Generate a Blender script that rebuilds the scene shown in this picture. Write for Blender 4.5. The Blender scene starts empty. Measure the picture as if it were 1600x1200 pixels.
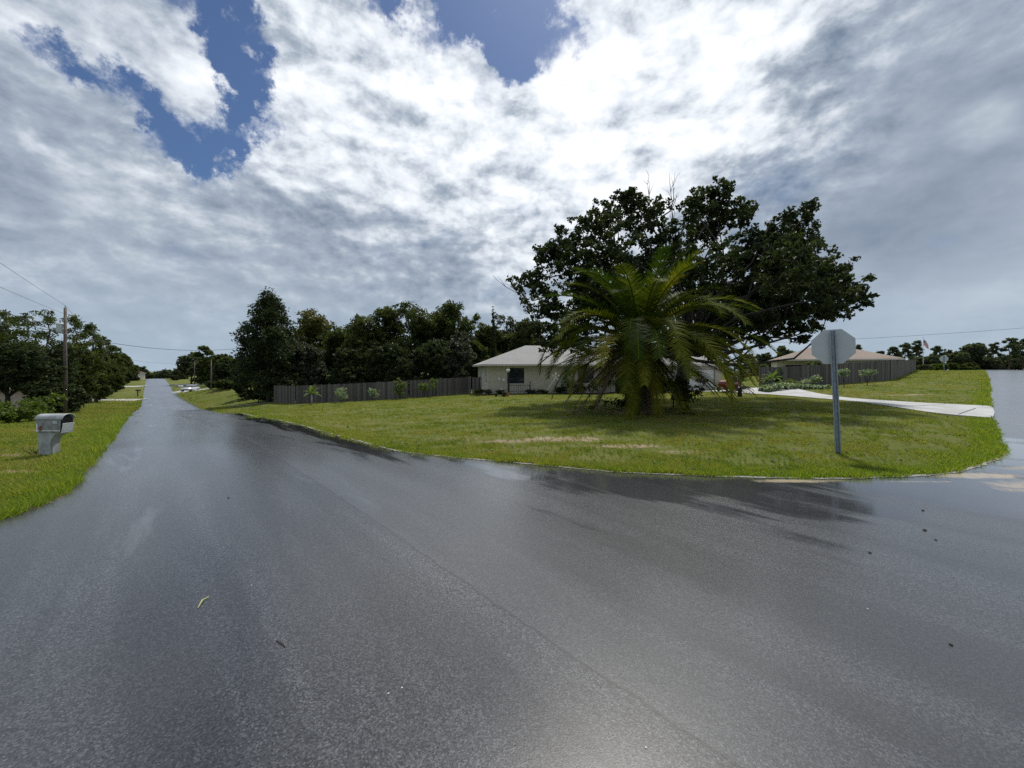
import bpy, bmesh, math, random
import numpy as np
from mathutils import Vector, Matrix, Euler
from mathutils.geometry import delaunay_2d_cdt

scene = bpy.context.scene
C = scene.collection
R = math.radians
FPX, HX, HY, CAMZ = 601.0, 800.0, 577.0, 1.9     # focal length in photo pixels, principal column, horizon row, eye height

# ------------------------------------------------------------------ camera
cam_d = bpy.data.cameras.new('camera')
cam_d.sensor_width = 36.0
cam_d.lens = FPX / 1600 * 36
cam_d.shift_y = -23 / 1600
cam_d.clip_start = 0.05
cam_d.clip_end = 5000
cam = bpy.data.objects.new('camera', cam_d)
C.objects.link(cam)
cam.location = (0, 0, CAMZ)
cam.rotation_euler = (R(90), 0, 0)
scene.camera = cam

scene.view_settings.view_transform = 'Standard'
scene.view_settings.look = 'None'
scene.view_settings.exposure = 0.55
scene.view_settings.gamma = 1.0
scene.render.engine = 'CYCLES'
cy = scene.cycles
cy.max_bounces = 6
cy.diffuse_bounces = 3
cy.glossy_bounces = 3
cy.transmission_bounces = 4
cy.transparent_max_bounces = 6
cy.use_denoising = False
cy.sample_clamp_indirect = 6.0

# ------------------------------------------------------------------ sun
SUN_AZ, SUN_EL = R(17), R(58)
sund = Vector((math.sin(SUN_AZ) * math.cos(SUN_EL), math.cos(SUN_AZ) * math.cos(SUN_EL), math.sin(SUN_EL)))
sl = bpy.data.lights.new('sun', 'SUN')
sl.energy = 2.6
sl.angle = R(5)
sl.color = (1.0, 0.95, 0.86)
so = bpy.data.objects.new('sun', sl)
C.objects.link(so)
so.rotation_euler = (-sund).to_track_quat('-Z', 'Y').to_euler()


class NT:
    """small helper to write node trees"""
    def __init__(s, tree):
        s.t = tree
        s.n = tree.nodes
        s.l = tree.links

    def node(s, typ, **kw):
        n = s.n.new(typ)
        for k, v in kw.items():
            setattr(n, k, v)
        return n

    def link(s, a, b):
        if hasattr(a, 'is_output'):
            s.l.new(a, b)
        else:
            b.default_value = a

    def math(s, op, a, b=0.0, c=0.0, clamp=False):
        n = s.node('ShaderNodeMath', operation=op, use_clamp=clamp)
        s.link(a, n.inputs[0]); s.link(b, n.inputs[1]); s.link(c, n.inputs[2])
        return n.outputs[0]

    def vmath(s, op, a, b=(0, 0, 0)):
        n = s.node('ShaderNodeVectorMath', operation=op)
        s.link(a, n.inputs[0])
        if op == 'SCALE':
            s.link(b, n.inputs['Scale'])
        else:
            s.link(b, n.inputs[1])
        return n.outputs['Value'] if op in ('DISTANCE', 'LENGTH', 'DOT_PRODUCT') else n.outputs['Vector']

    def noise(s, vec, scale, detail=4, rough=0.5, dist=0.0, out='Fac'):
        n = s.node('ShaderNodeTexNoise')
        s.link(vec, n.inputs['Vector'])
        n.inputs['Scale'].default_value = scale
        n.inputs['Detail'].default_value = detail
        n.inputs['Roughness'].default_value = rough
        n.inputs['Distortion'].default_value = dist
        return n.outputs[out]

    def smooth(s, v, a, b, lo=0.0, hi=1.0):
        n = s.node('ShaderNodeMapRange', interpolation_type='SMOOTHSTEP')
        s.link(v, n.inputs['Value'])
        n.inputs['From Min'].default_value = a
        n.inputs['From Max'].default_value = b
        n.inputs['To Min'].default_value = lo
        n.inputs['To Max'].default_value = hi
        return n.outputs['Result']

    def mix(s, f, a, b, blend='MIX'):
        n = s.node('ShaderNodeMix', data_type='RGBA', blend_type=blend)
        s.link(f, n.inputs[0])
        for v, k in ((a, 6), (b, 7)):
            if not hasattr(v, 'is_output') and len(v) == 3:
                v = (*v, 1)
            s.link(v, n.inputs[k])
        return n.outputs[2]

    def ramp(s, f, stops):
        n = s.node('ShaderNodeValToRGB')
        e = n.color_ramp.elements
        while len(e) < len(stops):
            e.new(0.5)
        for i, (p, c) in enumerate(stops):
            e[i].position = p
            e[i].color = (*c, 1)
        s.link(f, n.inputs[0])
        return n.outputs[0]


# ------------------------------------------------------------------ world: Nishita sky behind a broken cloud layer
def build_world():
    w = bpy.data.worlds.new('World')
    scene.world = w
    w.use_nodes = True
    t = NT(w.node_tree)
    t.n.clear()
    out = t.node('ShaderNodeOutputWorld')
    sky = t.node('ShaderNodeTexSky', sky_type='NISHITA', sun_disc=False)
    sky.sun_elevation = SUN_EL
    sky.sun_rotation = SUN_AZ
    sky.air_density = 1.0
    sky.dust_density = 0.6
    sky.ozone_density = 2.5
    bg_s = t.node('ShaderNodeBackground')
    skyc = t.mix(1.0, sky.outputs[0], (0.70, 0.82, 1.0), 'MULTIPLY')
    t.link(skyc, bg_s.inputs['Color'])
    bg_s.inputs['Strength'].default_value = 0.05
    tc = t.node('ShaderNodeTexCoord')
    d = tc.outputs['Generated']
    sep = t.node('ShaderNodeSeparateXYZ')
    t.link(d, sep.inputs[0])
    zc = t.math('MAXIMUM', sep.outputs[2], 0.0)
    zz = t.math('ADD', zc, 0.42)
    comb = t.node('ShaderNodeCombineXYZ')
    t.link(t.math('DIVIDE', sep.outputs[0], zz), comb.inputs[0])
    t.link(t.math('DIVIDE', sep.outputs[1], zz), comb.inputs[1])
    P = comb.outputs[0]
    warp = t.vmath('SCALE', t.vmath('SUBTRACT', t.noise(d, 4.5, 8, 0.66, 0.0, 'Color'), (0.5, 0.5, 0.5)), 0.40)
    dw = t.vmath('ADD', d, warp)

    def blobs(lst, vec):
        tot = None
        for px, py, r, amp in lst:
            u, v = (px - HX) / FPX, (HY - py) / FPX
            q = math.sqrt(1 + u * u + v * v)
            c = (u / q, 1 / q, v / q)
            rad = r / FPX / q ** 1.4
            dd = t.vmath('DISTANCE', vec, c)
            s = t.smooth(dd, rad * 0.35, rad * 1.35, amp, 0.0)
            tot = s if tot is None else t.math('ADD', tot, s)
        return tot
    holes = blobs([(355, 20, 60, .5), (375, 90, 48, .5), (365, 155, 55, .45), (300, 185, 70, .4), (225, 165, 72, .40), (150, 125, 55, .36),
                   (315, 210, 50, .36), (190, 195, 55, .22), (640, 20, 55, .4), (700, 60, 70, .45), (770, 30, 75, .5), (840, 40, 65, .5),
                   (790, 90, 45, .35), (600, 10, 45, .25), (770, 165, 24, .1), (95, 350, 45, .14), (830, 315, 22, .14), (560, -90, 110, .4), (790, -110, 140, .5), (300, -90, 100, .4), (1250, 60, 30, .06)], dw)
    f1 = t.noise(P, 3.6, 11, 0.58, 0.12)
    P2 = t.vmath('ADD', P, (0.012, 0.05, 0))
    f2 = t.noise(P2, 3.6, 6, 0.55, 0.12)
    fb = t.noise(P, 1.5, 5, 0.5, 0.3)
    calm = blobs([(1500, 430, 220, .6), (1450, 280, 240, .35), (1300, 450, 160, .3), (1560, 250, 170, .35), (1500, 60, 170, .35), (60, 250, 170, .35), (300, 450, 200, .35),
                  (150, 40, 170, .4), (550, 420, 170, .2)], d)
    amp = t.math('SUBTRACT', 1.0, calm, clamp=True)
    amp = t.math('MAXIMUM', amp, 0.2)
    cov = t.math('ADD', 0.86, t.math('MULTIPLY', t.math('SUBTRACT', f1, 0.5), 1.15))
    cov = t.math('SUBTRACT', cov, t.math('MULTIPLY', holes, 1.25))
    alpha = t.smooth(cov, 0.12, 0.86)
    thick = t.smooth(cov, 0.40, 1.25)
    bright = blobs([(950, 90, 320, .11), (1050, 60, 220, .09), (600, 120, 190, .18), (470, 190, 130, .14), (800, 250, 200, .12), (1000, 230, 170, .14),
                    (1180, 120, 160, .12), (620, 260, 130, .08), (380, 260, 110, .06), (260, 60, 90, .10), (310, 110, 50, .1), (200, 330, 120, .05),
                    (560, 400, 190, -.06), (690, 380, 130, -.03), (800, 400, 130, -.02), (130, 420, 220, -.05), (50, 200, 120, -.04), (1350, 300, 200, -.06),
                    (1480, 330, 150, -.08), (1250, 330, 110, -.04), (1560, 90, 190, -.07), (1400, 420, 120, -.04), (1480, 500, 110, .05), (860, 340, 60, -.08),
                    (1200, 250, 80, -.06), (1540, 190, 50, .16), (1440, 200, 50, .07), (1260, 240, 45, .06), (200, 520, 140, .02), (900, 470, 160, .05)], d)
    low = t.smooth(sep.outputs[2], .02, .42, .45, 1.0)
    amp = t.math('MULTIPLY', amp, low)
    dz = t.vmath('MULTIPLY', d, (1, 1, 1.7))
    g1 = t.noise(dz, 7.0, 9, 0.58, 0.12)
    g2 = t.noise(t.vmath('ADD', dz, (.006, .014, .028)), 7.0, 6, 0.56, 0.12)
    sh = t.math('ADD', t.math('MULTIPLY', t.math('SUBTRACT', f1, f2), .75), t.math('MULTIPLY', t.math('SUBTRACT', g1, g2), 1.45))
    sh = t.math('ADD', sh, t.math('MULTIPLY', t.math('SUBTRACT', g1, .5), .4))
    b = t.math('ADD', 0.48, bright)
    b = t.math('ADD', b, t.math('MULTIPLY', sh, amp))
    b = t.math('ADD', b, t.math('MULTIPLY', t.math('SUBTRACT', fb, 0.5), t.math('MULTIPLY', amp, 0.42)))
    b = t.math('ADD', b, t.math('MULTIPLY', t.math('SUBTRACT', 0.5, thick), 0.12))
    col = t.ramp(b, [(0.0, (0.125, 0.165, 0.24)), (0.25, (0.19, 0.24, 0.32)), (0.45, (0.345, 0.40, 0.475)), (0.68, (0.70, 0.745, 0.80)), (1.0, (1.04, 1.05, 1.07))])
    hz = t.smooth(sep.outputs[2], 0.0, 0.26, 0.75, 0.0)
    col = t.mix(hz, col, (0.33, 0.42, 0.51))
    bg_c = t.node('ShaderNodeBackground')
    t.link(col, bg_c.inputs['Color'])
    bg_c.inputs['Strength'].default_value = .80
    mx = t.node('ShaderNodeMixShader')
    t.link(alpha, mx.inputs[0])
    t.l.new(bg_s.outputs[0], mx.inputs[1])
    t.l.new(bg_c.outputs[0], mx.inputs[2])
    t.l.new(mx.outputs[0], out.inputs['Surface'])
    w.cycles.sampling_method = 'MANUAL'
    w.cycles.sample_map_resolution = 512


build_world()


# ------------------------------------------------------------------ terrain height field
def at(px, py, Y):
    return ((px - HX) / FPX * Y, Y, CAMZ - (py - HY) / FPX * Y)


ROADZ = [(-200, 0.0), (-2, 0), (4.8, 0), (9, 0), (13, -.3), (23, -.92), (34, -2.0), (46, -2.95), (58, -3.4), (69, -3.62), (85, -3.5), (103, -3.15),
         (128, -2.4), (153, -1.92), (185, -2.6), (230, -4.6), (400, -9.5)]


def left_x(Y): return -1.18 - 0.944 * Y
def right_x(Y): return 6.25 - 0.944 * Y


CP = []
for Y, z in ROADZ:
    if Y == -200:
        continue
    CP.append((left_x(Y), Y, z)); CP.append((right_x(Y), Y, z))
CP += [at(430, 628.7, 41.5), at(540, 627.5, 39.5), at(640, 622.5, 39.5), at(740, 616, 40.5),
       at(763, 616, 35), at(930, 616, 36), at(1100, 612, 35), (5, 50, -0.3), (-20, 62, -1.2), (20, 50, .2),
       at(1550, 655, 13.9), at(1440, 643, 16), at(1360, 630, 19.8), at(1280, 623, 22.9), at(1200, 612, 30), at(1548, 634, 17.6),
       at(1440, 632, 19.1), at(1360, 625, 21.9), at(1290, 617, 26.3), at(1220, 609, 32.9),
       at(1392, 593.8, 38.6), at(1200, 603, 31), at(1431, 578.8, 71), at(1541, 578.5, 80), at(1543, 577.5, 100), (185, 150, .6), (300, 240, -2),
       (55, 36, .95), (100, 70, 1.6), (130, 95, 1.6), (60, 90, 1.2), (25, 90, .2), (60, 20, .6),
       (0, 8.5, 0.05), (5, 8.5, .05), (9, 9.5, .05), (7, 14, .02), (0, 15, -.1), (-6, 18, -.4), (14, 12, .06), (-2, 24, -.25), (8, 24, 0), (-10, 30, -.75),
       (5, 3, 0), (0, 0, 0), (12, 4, 0), (20, 0, 0), (0, -15, 0), (30, -30, 0), (-25, -25, 0), (-12, 4, -.05), (-11, 9, -.08), (-16, 12, -.3), (-25, 20, -.9), (-40, 26, -1.5),
       (-60, 30, -1.8), (-48, 38, -2.3), (-80, 60, -3.2), (-58, 80, -1.4), (-50, 66, -1.2), (-70, 100, -1.0), (-38, 52, -1.7), (-70, 130, -1), (-45, 95, -.8),
       (-20, 120, -1.5), (0, 200, -4), (-200, 100, -5), (100, 200, -2), (-120, -100, -1), (120, -100, 0), (0, -150, 0), (250, 0, 0), (-250, 0, -4),
       (-500, 500, -10), (0, 600, -9), (500, 400, -6), (600, -200, -3), (-600, -100, -8), (0, -600, -3)]
CP = np.array(CP, float)


def _tps_fit(cp):
    n = len(cp)
    d = np.linalg.norm(cp[:, None, :2] - cp[None, :, :2], axis=2)
    A = np.zeros((n + 3, n + 3))
    A[:n, :n] = -d - np.eye(n) * 0.25
    Q = np.c_[np.ones(n), cp[:, :2]]
    A[:n, n:] = Q
    A[n:, :n] = Q.T
    return np.linalg.solve(A, np.r_[cp[:, 2], 0, 0, 0])


TPW = _tps_fit(CP)


def zbase(xy):
    xy = np.atleast_2d(np.asarray(xy, float))
    out = np.empty(len(xy))
    for i in range(0, len(xy), 20000):
        q = xy[i:i + 20000]
        d = np.linalg.norm(q[:, None, :] - CP[None, :, :2], axis=2)
        # a soft tip to the kernel keeps the surface free of cones at the control points
        out[i:i + 20000] = -np.sqrt(d * d + 0.6) @ TPW[:-3] + TPW[-3] + q @ TPW[-2:]
    return out


def gz(x, y):
    return float(zbase([(x, y)])[0])


# ------------------------------------------------------------------ outlines of road and driveways
def catmull(pts, n=6):
    pts = [np.array(p, float) for p in pts]
    out = []
    for i in range(len(pts) - 1):
        p0 = pts[max(i - 1, 0)]; p1 = pts[i]; p2 = pts[i + 1]; p3 = pts[min(i + 2, len(pts) - 1)]
        for k in range(n):
            t = k / n
            out.append(0.5 * ((2 * p1) + (-p0 + p2) * t + (2 * p0 - 5 * p1 + 4 * p2 - p3) * t * t + (-p0 + 3 * p1 - 3 * p2 + p3) * t ** 3))
    out.append(pts[-1])
    return out


L_EDGE = [(left_x(Y), Y) for Y in (400, 300, 240, 200, 175, 153, 128, 103, 85, 69, 58)] + \
         [(-46.6, 48), (-37.6, 38), (-29.2, 29.5), (-22.6, 22.6), (-16.6, 16.3), (-13.0, 12.6), (-11.0, 10.5), (-8.87, 8.16), (-7.99, 7.19), (-6.95, 6.04),
          (-6.58, 5.49), (-6.50, 5.15), (-6.46, 4.8), (-6.6, 4.2), (-7.4, 2.8), (-9.5, 0.5), (-14, -4), (-24, -14)]
R_EDGE = [(-33, -24), (-22, -14), (-12, -6), (-2, -8), (10, -20), (26, -36)]
RIGHT = [(44, -40), (25, -20), (17.8, -10), (16.2, -5), (16.2, 0), (18, 4.5), (21.5, 8.8), (29.6, 15.5), (53.7, 35), (102, 75), (180, 138), (330, 258)]
FAR_S = [(326, 263), (185.5, 150), (123.4, 100), (98.6, 80), (73.9, 60), (49.6, 40)]
CORNER = [(49.6, 40), (35.2, 28.3), (26.4, 21.2), (21.3, 17.1), (17.4, 13.9), (15.5, 12.3), (12.8, 10.1), (11.45, 8.95), (10.2, 8.05), (8.9, 7.38), (7.79, 6.9),
          (6.5, 6.66), (4.94, 6.6), (2.3, 6.92), (.62, 7.46), (-1.38, 8.27), (-3.0, 9.35), (-6.0, 12.9), (-9.6, 16.8), (-15.4, 23), (-25.8, 34)]
FAR_R = [(right_x(Y), Y) for Y in (46, 58, 69, 85, 103, 128, 153, 175, 200, 240, 300, 400)]
rng0 = random.Random(4)
def wob(pts, a):
    return [p + np.array((rng0.uniform(-a, a), rng0.uniform(-a, a))) for p in pts]
left_line = [np.array(p, float) for p in L_EDGE[:10]] + wob(catmull(L_EDGE[10:-1], 9), .035) + [np.array(L_EDGE[-1], float)]
corner_line = wob(catmull(CORNER, 10), .02)
ROAD = left_line + [np.array(p, float) for p in R_EDGE + RIGHT + FAR_S[:-1]] + corner_line + [np.array(p, float) for p in FAR_R]
ROAD = np.array(ROAD)
DRIVE = np.array(catmull([(17.5, 14.0), (17.0, 15.8), (18.3, 19.8), (18.4, 23.2), (18.6, 27), (17.6, 31), (17.0, 35.5)], 6) +
                 catmull([(22.6, 36.5), (23.0, 33.2), (21.6, 27.0), (20.4, 23.2), (20.8, 20.3), (21.6, 17.4)], 6) +
                 [np.array((20.9, 16.72)), np.array((19.2, 15.3))])


def seg_dist(q, poly, closed=True):
    a = np.asarray(poly); b = np.roll(a, -1, 0)
    if not closed:
        a, b = a[:-1], b[:-1]
    out = np.full(len(q), 1e9)
    for p0, p1 in zip(a, b):
        e = p1 - p0
        w = q - p0
        t = np.clip((w @ e) / max(e @ e, 1e-12), 0, 1)
        dd = np.linalg.norm(w - t[:, None] * e, axis=1)
        np.minimum(out, dd, out=out)
    return out


def inside(q, poly):
    x, y = q[:, 0], q[:, 1]
    r = np.zeros(len(q), bool)
    n = len(poly)
    for i in range(n):
        x0, y0 = poly[i]; x1, y1 = poly[(i + 1) % n]
        if y0 == y1:
            continue
        c = ((y0 > y) != (y1 > y)) & (x < (x1 - x0) * (y - y0) / (y1 - y0) + x0)
        r ^= c
    return r


# ------------------------------------------------------------------ object helpers
def tag(o, label=None, cat=None, group=None, kind=None):
    if label: o['label'] = label
    if cat: o['category'] = cat
    if group: o['group'] = group
    if kind: o['kind'] = kind
    return o


def empty(name, loc, rz=0.0, label=None, cat=None, group=None, rot=None):
    o = bpy.data.objects.new(name, None)
    o.empty_display_size = 0.3
    C.objects.link(o)
    o.location = loc
    o.rotation_euler = rot if rot else (0, 0, rz)
    return tag(o, label, cat, group)


def np_mesh(name, V, faces, mat, parent=None, attrs=None, smooth=False):
    me = bpy.data.meshes.new(name)
    V = np.asarray(V, np.float32)
    me.vertices.add(len(V))
    me.vertices.foreach_set('co', V.ravel())
    faces = [np.asarray(f, np.int32) for f in faces if len(f)]
    nl = sum(f.size for f in faces)
    npoly = sum(len(f) for f in faces)
    me.loops.add(nl)
    me.polygons.add(npoly)
    me.loops.foreach_set('vertex_index', np.concatenate([f.ravel() for f in faces]))
    tot = np.concatenate([np.full(len(f), f.shape[1], np.int32) for f in faces])
    st = np.concatenate([[0], np.cumsum(tot)[:-1]]).astype(np.int32)
    me.polygons.foreach_set('loop_start', st)
    me.polygons.foreach_set('loop_total', tot)
    if smooth:
        me.polygons.foreach_set('use_smooth', np.ones(npoly, bool))
    for k, v in (attrs or {}).items():
        a = me.attributes.new(k, 'FLOAT', 'POINT')
        a.data.foreach_set('value', np.asarray(v, np.float32))
    me.update(calc_edges=True)
    me.validate()
    if mat: me.materials.append(mat)
    o = bpy.data.objects.new(name, me)
    C.objects.link(o)
    if parent: o.parent = parent
    return o


def copy_tree(o, parent=None):
    c = o.copy()
    C.objects.link(c)
    c.parent = parent
    for ch in list(o.children):
        copy_tree(ch, c)
    return c


class MB:
    """collects boxes, tubes and faces, then links them as ONE mesh"""
    def __init__(s):
        s.v = []; s.f = []; s.tint = []

    def add(s, vs, fs, tint=0.5):
        k = len(s.v)
        s.v += [tuple(v) for v in vs]
        s.f += [tuple(i + k for i in f) for f in fs]
        s.tint += [tint] * len(vs)
        return s

    def box(s, a, b, m=None, tint=0.5):
        x0, y0, z0 = a; x1, y1, z1 = b
        vs = [Vector(p) for p in ((x0, y0, z0), (x1, y0, z0), (x1, y1, z0), (x0, y1, z0), (x0, y0, z1), (x1, y0, z1), (x1, y1, z1), (x0, y1, z1))]
        if m is not None: vs = [m @ v for v in vs]
        return s.add(vs, [(0, 3, 2, 1), (4, 5, 6, 7), (0, 1, 5, 4), (1, 2, 6, 5), (2, 3, 7, 6), (3, 0, 4, 7)], tint)

    def tube(s, pts, rad, n=8, tint=0.5, cap=True):
        pts = [Vector(p) for p in pts]
        if not hasattr(rad, '__len__'): rad = [rad] * len(pts)
        k0 = len(s.v)
        up = Vector((0.31, 0.17, 0.93))
        for i, p in enumerate(pts):
            d = (pts[min(i + 1, len(pts) - 1)] - pts[max(i - 1, 0)])
            if d.length < 1e-9: d = Vector((0, 0, 1))
            d.normalize()
            if abs(d.dot(up)) > 0.98: up = Vector((0.9, 0.3, 0.1))
            a = d.cross(up).normalized(); b = d.cross(a)
            for j in range(n):
                th = 2 * math.pi * j / n
                s.v.append(tuple(p + (a * math.cos(th) + b * math.sin(th)) * rad[i])); s.tint.append(tint)
        for i in range(len(pts) - 1):
            for j in range(n):
                j2 = (j + 1) % n
                s.f.append((k0 + i * n + j, k0 + i * n + j2, k0 + (i + 1) * n + j2, k0 + (i + 1) * n + j))
        if cap:
            s.f.append(tuple(k0 + j for j in range(n))[::-1])
            s.f.append(tuple(k0 + (len(pts) - 1) * n + j for j in range(n)))
        return s

    def lathe(s, prof, n=16, c=(0, 0, 0), tint=0.5):
        k0 = len(s.v)
        for r, z in prof:
            for j in range(n):
                th = 2 * math.pi * j / n
                s.v.append((c[0] + r * math.cos(th), c[1] + r * math.sin(th), c[2] + z)); s.tint.append(tint)
        for i in range(len(prof) - 1):
            for j in range(n):
                j2 = (j + 1) % n
                s.f.append((k0 + i * n + j, k0 + i * n + j2, k0 + (i + 1) * n + j2, k0 + (i + 1) * n + j))
        s.f.append(tuple(k0 + j for j in range(n))[::-1])
        s.f.append(tuple(k0 + (len(prof) - 1) * n + j for j in range(n)))
        return s

    def prism(s, poly, a, b, axes='xz', tint=0.5):
        """poly in two axes, extruded from a to b along the third"""
        def mk(p, q):
            if axes == 'xz': return (p[0], q, p[1])
            if axes == 'yz': return (q, p[0], p[1])
            return (p[0], p[1], q)
        n = len(poly)
        vs = [mk(p, a) for p in poly] + [mk(p, b) for p in poly]
        fs = [tuple(range(n))[::-1], tuple(range(n, 2 * n))] + [(i, (i + 1) % n, n + (i + 1) % n, n + i) for i in range(n)]
        return s.add(vs, fs, tint)

    def build(s, name, mat, parent=None, smooth=False, bevel=0.0, seg=2):
        me = bpy.data.meshes.new(name)
        me.from_pydata(s.v, [], s.f)
        bm = bmesh.new(); bm.from_mesh(me)
        bmesh.ops.recalc_face_normals(bm, faces=bm.faces)
        bm.to_mesh(me); bm.free()
        a = me.attributes.new('tint', 'FLOAT', 'POINT')
        a.data.foreach_set('value', s.tint)
        if smooth:
            for p in me.polygons: p.use_smooth = True
        if mat: me.materials.append(mat)
        o = bpy.data.objects.new(name, me)
        C.objects.link(o)
        if parent: o.parent = parent
        if bevel:
            md = o.modifiers.new('bevel', 'BEVEL')
            md.width = bevel; md.segments = seg; md.limit_method = 'ANGLE'; md.angle_limit = R(40)
        return o


# ------------------------------------------------------------------ materials
M = {}


def new_mat(name):
    m = bpy.data.materials.new(name)
    m.use_nodes = True
    t = NT(m.node_tree)
    t.bsdf = t.n['Principled BSDF']
    t.out = t.n['Material Output']
    t.obj = t.node('ShaderNodeTexCoord').outputs['Object']
    M[name] = m
    return t


def simple(name, col, rough=0.6, var=0.25, scale=6.0, metal=0.0, bump=0.0, bscale=40.0, spec=0.5, col2=None):
    t = new_mat(name)
    n = t.noise(t.obj, scale, 5, 0.6)
    c2 = col2 or tuple(x * (1 - var) for x in col)
    t.link(t.mix(t.smooth(n, .35, .65), c2, col), t.bsdf.inputs['Base Color'])
    t.bsdf.inputs['Roughness'].default_value = rough
    t.bsdf.inputs['Metallic'].default_value = metal
    t.bsdf.inputs['Specular IOR Level'].default_value = spec
    if bump:
        b = t.node('ShaderNodeBump')
        b.inputs['Strength'].default_value = bump
        b.inputs['Distance'].default_value = 0.02
        t.link(t.noise(t.obj, bscale, 4, 0.6), b.inputs['Height'])
        t.l.new(b.outputs[0], t.bsdf.inputs['Normal'])
    return M[name]


def leafy(name, dark, mid, light, trans=0.35, rough=0.5, spec=0.3, patch=0.6):
    t = new_mat(name)
    at_ = t.node('ShaderNodeAttribute', attribute_name='tint').outputs['Fac']
    n = t.noise(t.obj, patch, 3, 0.6)
    f = t.math('ADD', t.math('MULTIPLY', at_, 0.7), t.math('MULTIPLY', t.math('SUBTRACT', n, 0.35), 0.8))
    col = t.ramp(f, [(0.1, dark), (0.5, mid), (0.95, light)])
    t.link(col, t.bsdf.inputs['Base Color'])
    t.bsdf.inputs['Roughness'].default_value = rough
    t.bsdf.inputs['Specular IOR Level'].default_value = spec
    tr = t.node('ShaderNodeBsdfTranslucent')
    t.link(t.mix(1.0, col, (1.5, 1.5, .7), 'MULTIPLY'), tr.inputs['Color'])
    mx = t.node('ShaderNodeMixShader')
    mx.inputs[0].default_value = trans
    t.l.new(t.bsdf.outputs[0], mx.inputs[1])
    t.l.new(tr.outputs[0], mx.inputs[2])
    t.l.new(mx.outputs[0], t.out.inputs['Surface'])
    return M[name]


leafy('oak_leaf', (.022, .033, .012), (.050, .070, .024), (.11, .125, .042), trans=.42, spec=.08)
leafy('dark_leaf', (.016, .026, .013), (.036, .053, .023), (.075, .095, .038), trans=.26, spec=.08)
leafy('grey_leaf', (.035, .044, .032), (.062, .074, .050), (.11, .12, .08), trans=.25, spec=.2)
leafy('yellow_leaf', (.045, .055, .015), (.085, .090, .022), (.15, .13, .03), trans=.35)
leafy('pine_leaf', (.025, .040, .011), (.052, .074, .020), (.095, .112, .030), trans=.42, spec=.1)
leafy('bright_leaf', (.04, .07, .012), (.08, .125, .022), (.14, .18, .035), trans=.4)
leafy('hosta_leaf', (.10, .16, .08), (.20, .27, .17), (.42, .46, .36), trans=.3)
leafy('far_leaf', (.048, .066, .042), (.080, .102, .060), (.125, .145, .08), trans=.4, spec=.1)  # paler, greyer green with the haze of distance mixed into the colour
leafy('palm_green', (.016, .034, .006), (.050, .080, .010), (.20, .185, .016), trans=.32, rough=.55, spec=.05)
leafy('palm_dry', (.045, .034, .024), (.10, .076, .052), (.19, .15, .115), trans=.3, rough=.8, spec=.05)
def grass_mat():
    t = new_mat('grass_blade')
    a = t.node('ShaderNodeAttribute', attribute_name='tint').outputs['Fac']
    lush = t.node('ShaderNodeAttribute', attribute_name='lush').outputs['Fac']
    n1 = t.noise(t.obj, .22, 5, .65); n2 = t.noise(t.obj, 2.4, 5, .7)
    f = t.math('ADD', t.math('MULTIPLY', a, .45), t.math('ADD', t.math('MULTIPLY', t.math('SUBTRACT', n1, .5), 1.25), t.math('MULTIPLY', t.math('SUBTRACT', n2, .5), 1.1)))
    f = t.math('ADD', f, .14)
    col = t.ramp(f, [(.0, (.055, .105, .012)), (.24, (.150, .200, .028)), (.46, (.245, .250, .056)), (.68, (.27, .215, .090)), (.85, (.20, .135, .07))])
    col = t.mix(lush, col, t.ramp(a, [(.2, (.10, .19, .014)), (.8, (.25, .31, .034))]))
    t.link(col, t.bsdf.inputs['Base Color'])
    t.bsdf.inputs['Roughness'].default_value = .6
    t.bsdf.inputs['Specular IOR Level'].default_value = .3
    tr = t.node('ShaderNodeBsdfTranslucent')
    t.link(t.mix(1.0, col, (1.4, 1.4, .7), 'MULTIPLY'), tr.inputs['Color'])
    mx = t.node('ShaderNodeMixShader'); mx.inputs[0].default_value = .5
    t.l.new(t.bsdf.outputs[0], mx.inputs[1]); t.l.new(tr.outputs[0], mx.inputs[2]); t.l.new(mx.outputs[0], t.out.inputs['Surface'])


grass_mat()
simple('bark', (.055, .047, .040), .9, .5, 5, bump=.6, bscale=14)
simple('pine_bark', (.13, .095, .075), .9, .5, 5, bump=.6, bscale=14)
simple('palm_bark', (.12, .085, .055), .9, .5, 7, bump=.8, bscale=18)
simple('stucco', (.50, .46, .37), .85, .10, 1.4, bump=.04, bscale=50)
simple('pale_stucco', (.62, .58, .52), .85, .12, 1.2, bump=.2, bscale=90)
simple('pink_stucco', (.62, .50, .46), .85, .25, 2.0, bump=.2, bscale=60)
simple('white_paint', (.74, .75, .74), .45, .12, 3)
simple('trim', (.58, .57, .52), .5, .15, 3)
simple('dark_iron', (.018, .018, .02), .5, .3, 8)
simple('window_glass', (.022, .028, .038), .06, .2, 2, spec=.9)
simple('curtain', (.10, .13, .17), .9, .4, 9)
simple('concrete', (.43, .44, .45), .75, .18, 1.1, bump=.15, bscale=60, col2=(.33, .33, .33))
simple('sand_edge', (.27, .26, .24), .8, .35, 5, bump=.4, bscale=40)
simple('galvanised', (.30, .34, .38), .42, .25, 9, metal=.35)
simple('sign_back', (.50, .54, .56), .5, .08, 2.5, metal=0)
simple('sign_red', (.5, .02, .02), .4, .1, 3)
simple('mail_plastic', (.30, .31, .32), .55, .35, 7, col2=(.16, .16, .16), bump=.1)
simple('mail_post', (.42, .44, .45), .55, .30, 5, col2=(.27, .28, .29))
simple('mail_white', (.75, .76, .76), .5, .15, 12)
simple('mail_red', (.28, .05, .045), .6, .3, 12)
simple('sticker', (.50, .55, .60), .4, .15, 30)
simple('pole_wood', (.15, .125, .105), .85, .4, 3, bump=.3)
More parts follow.
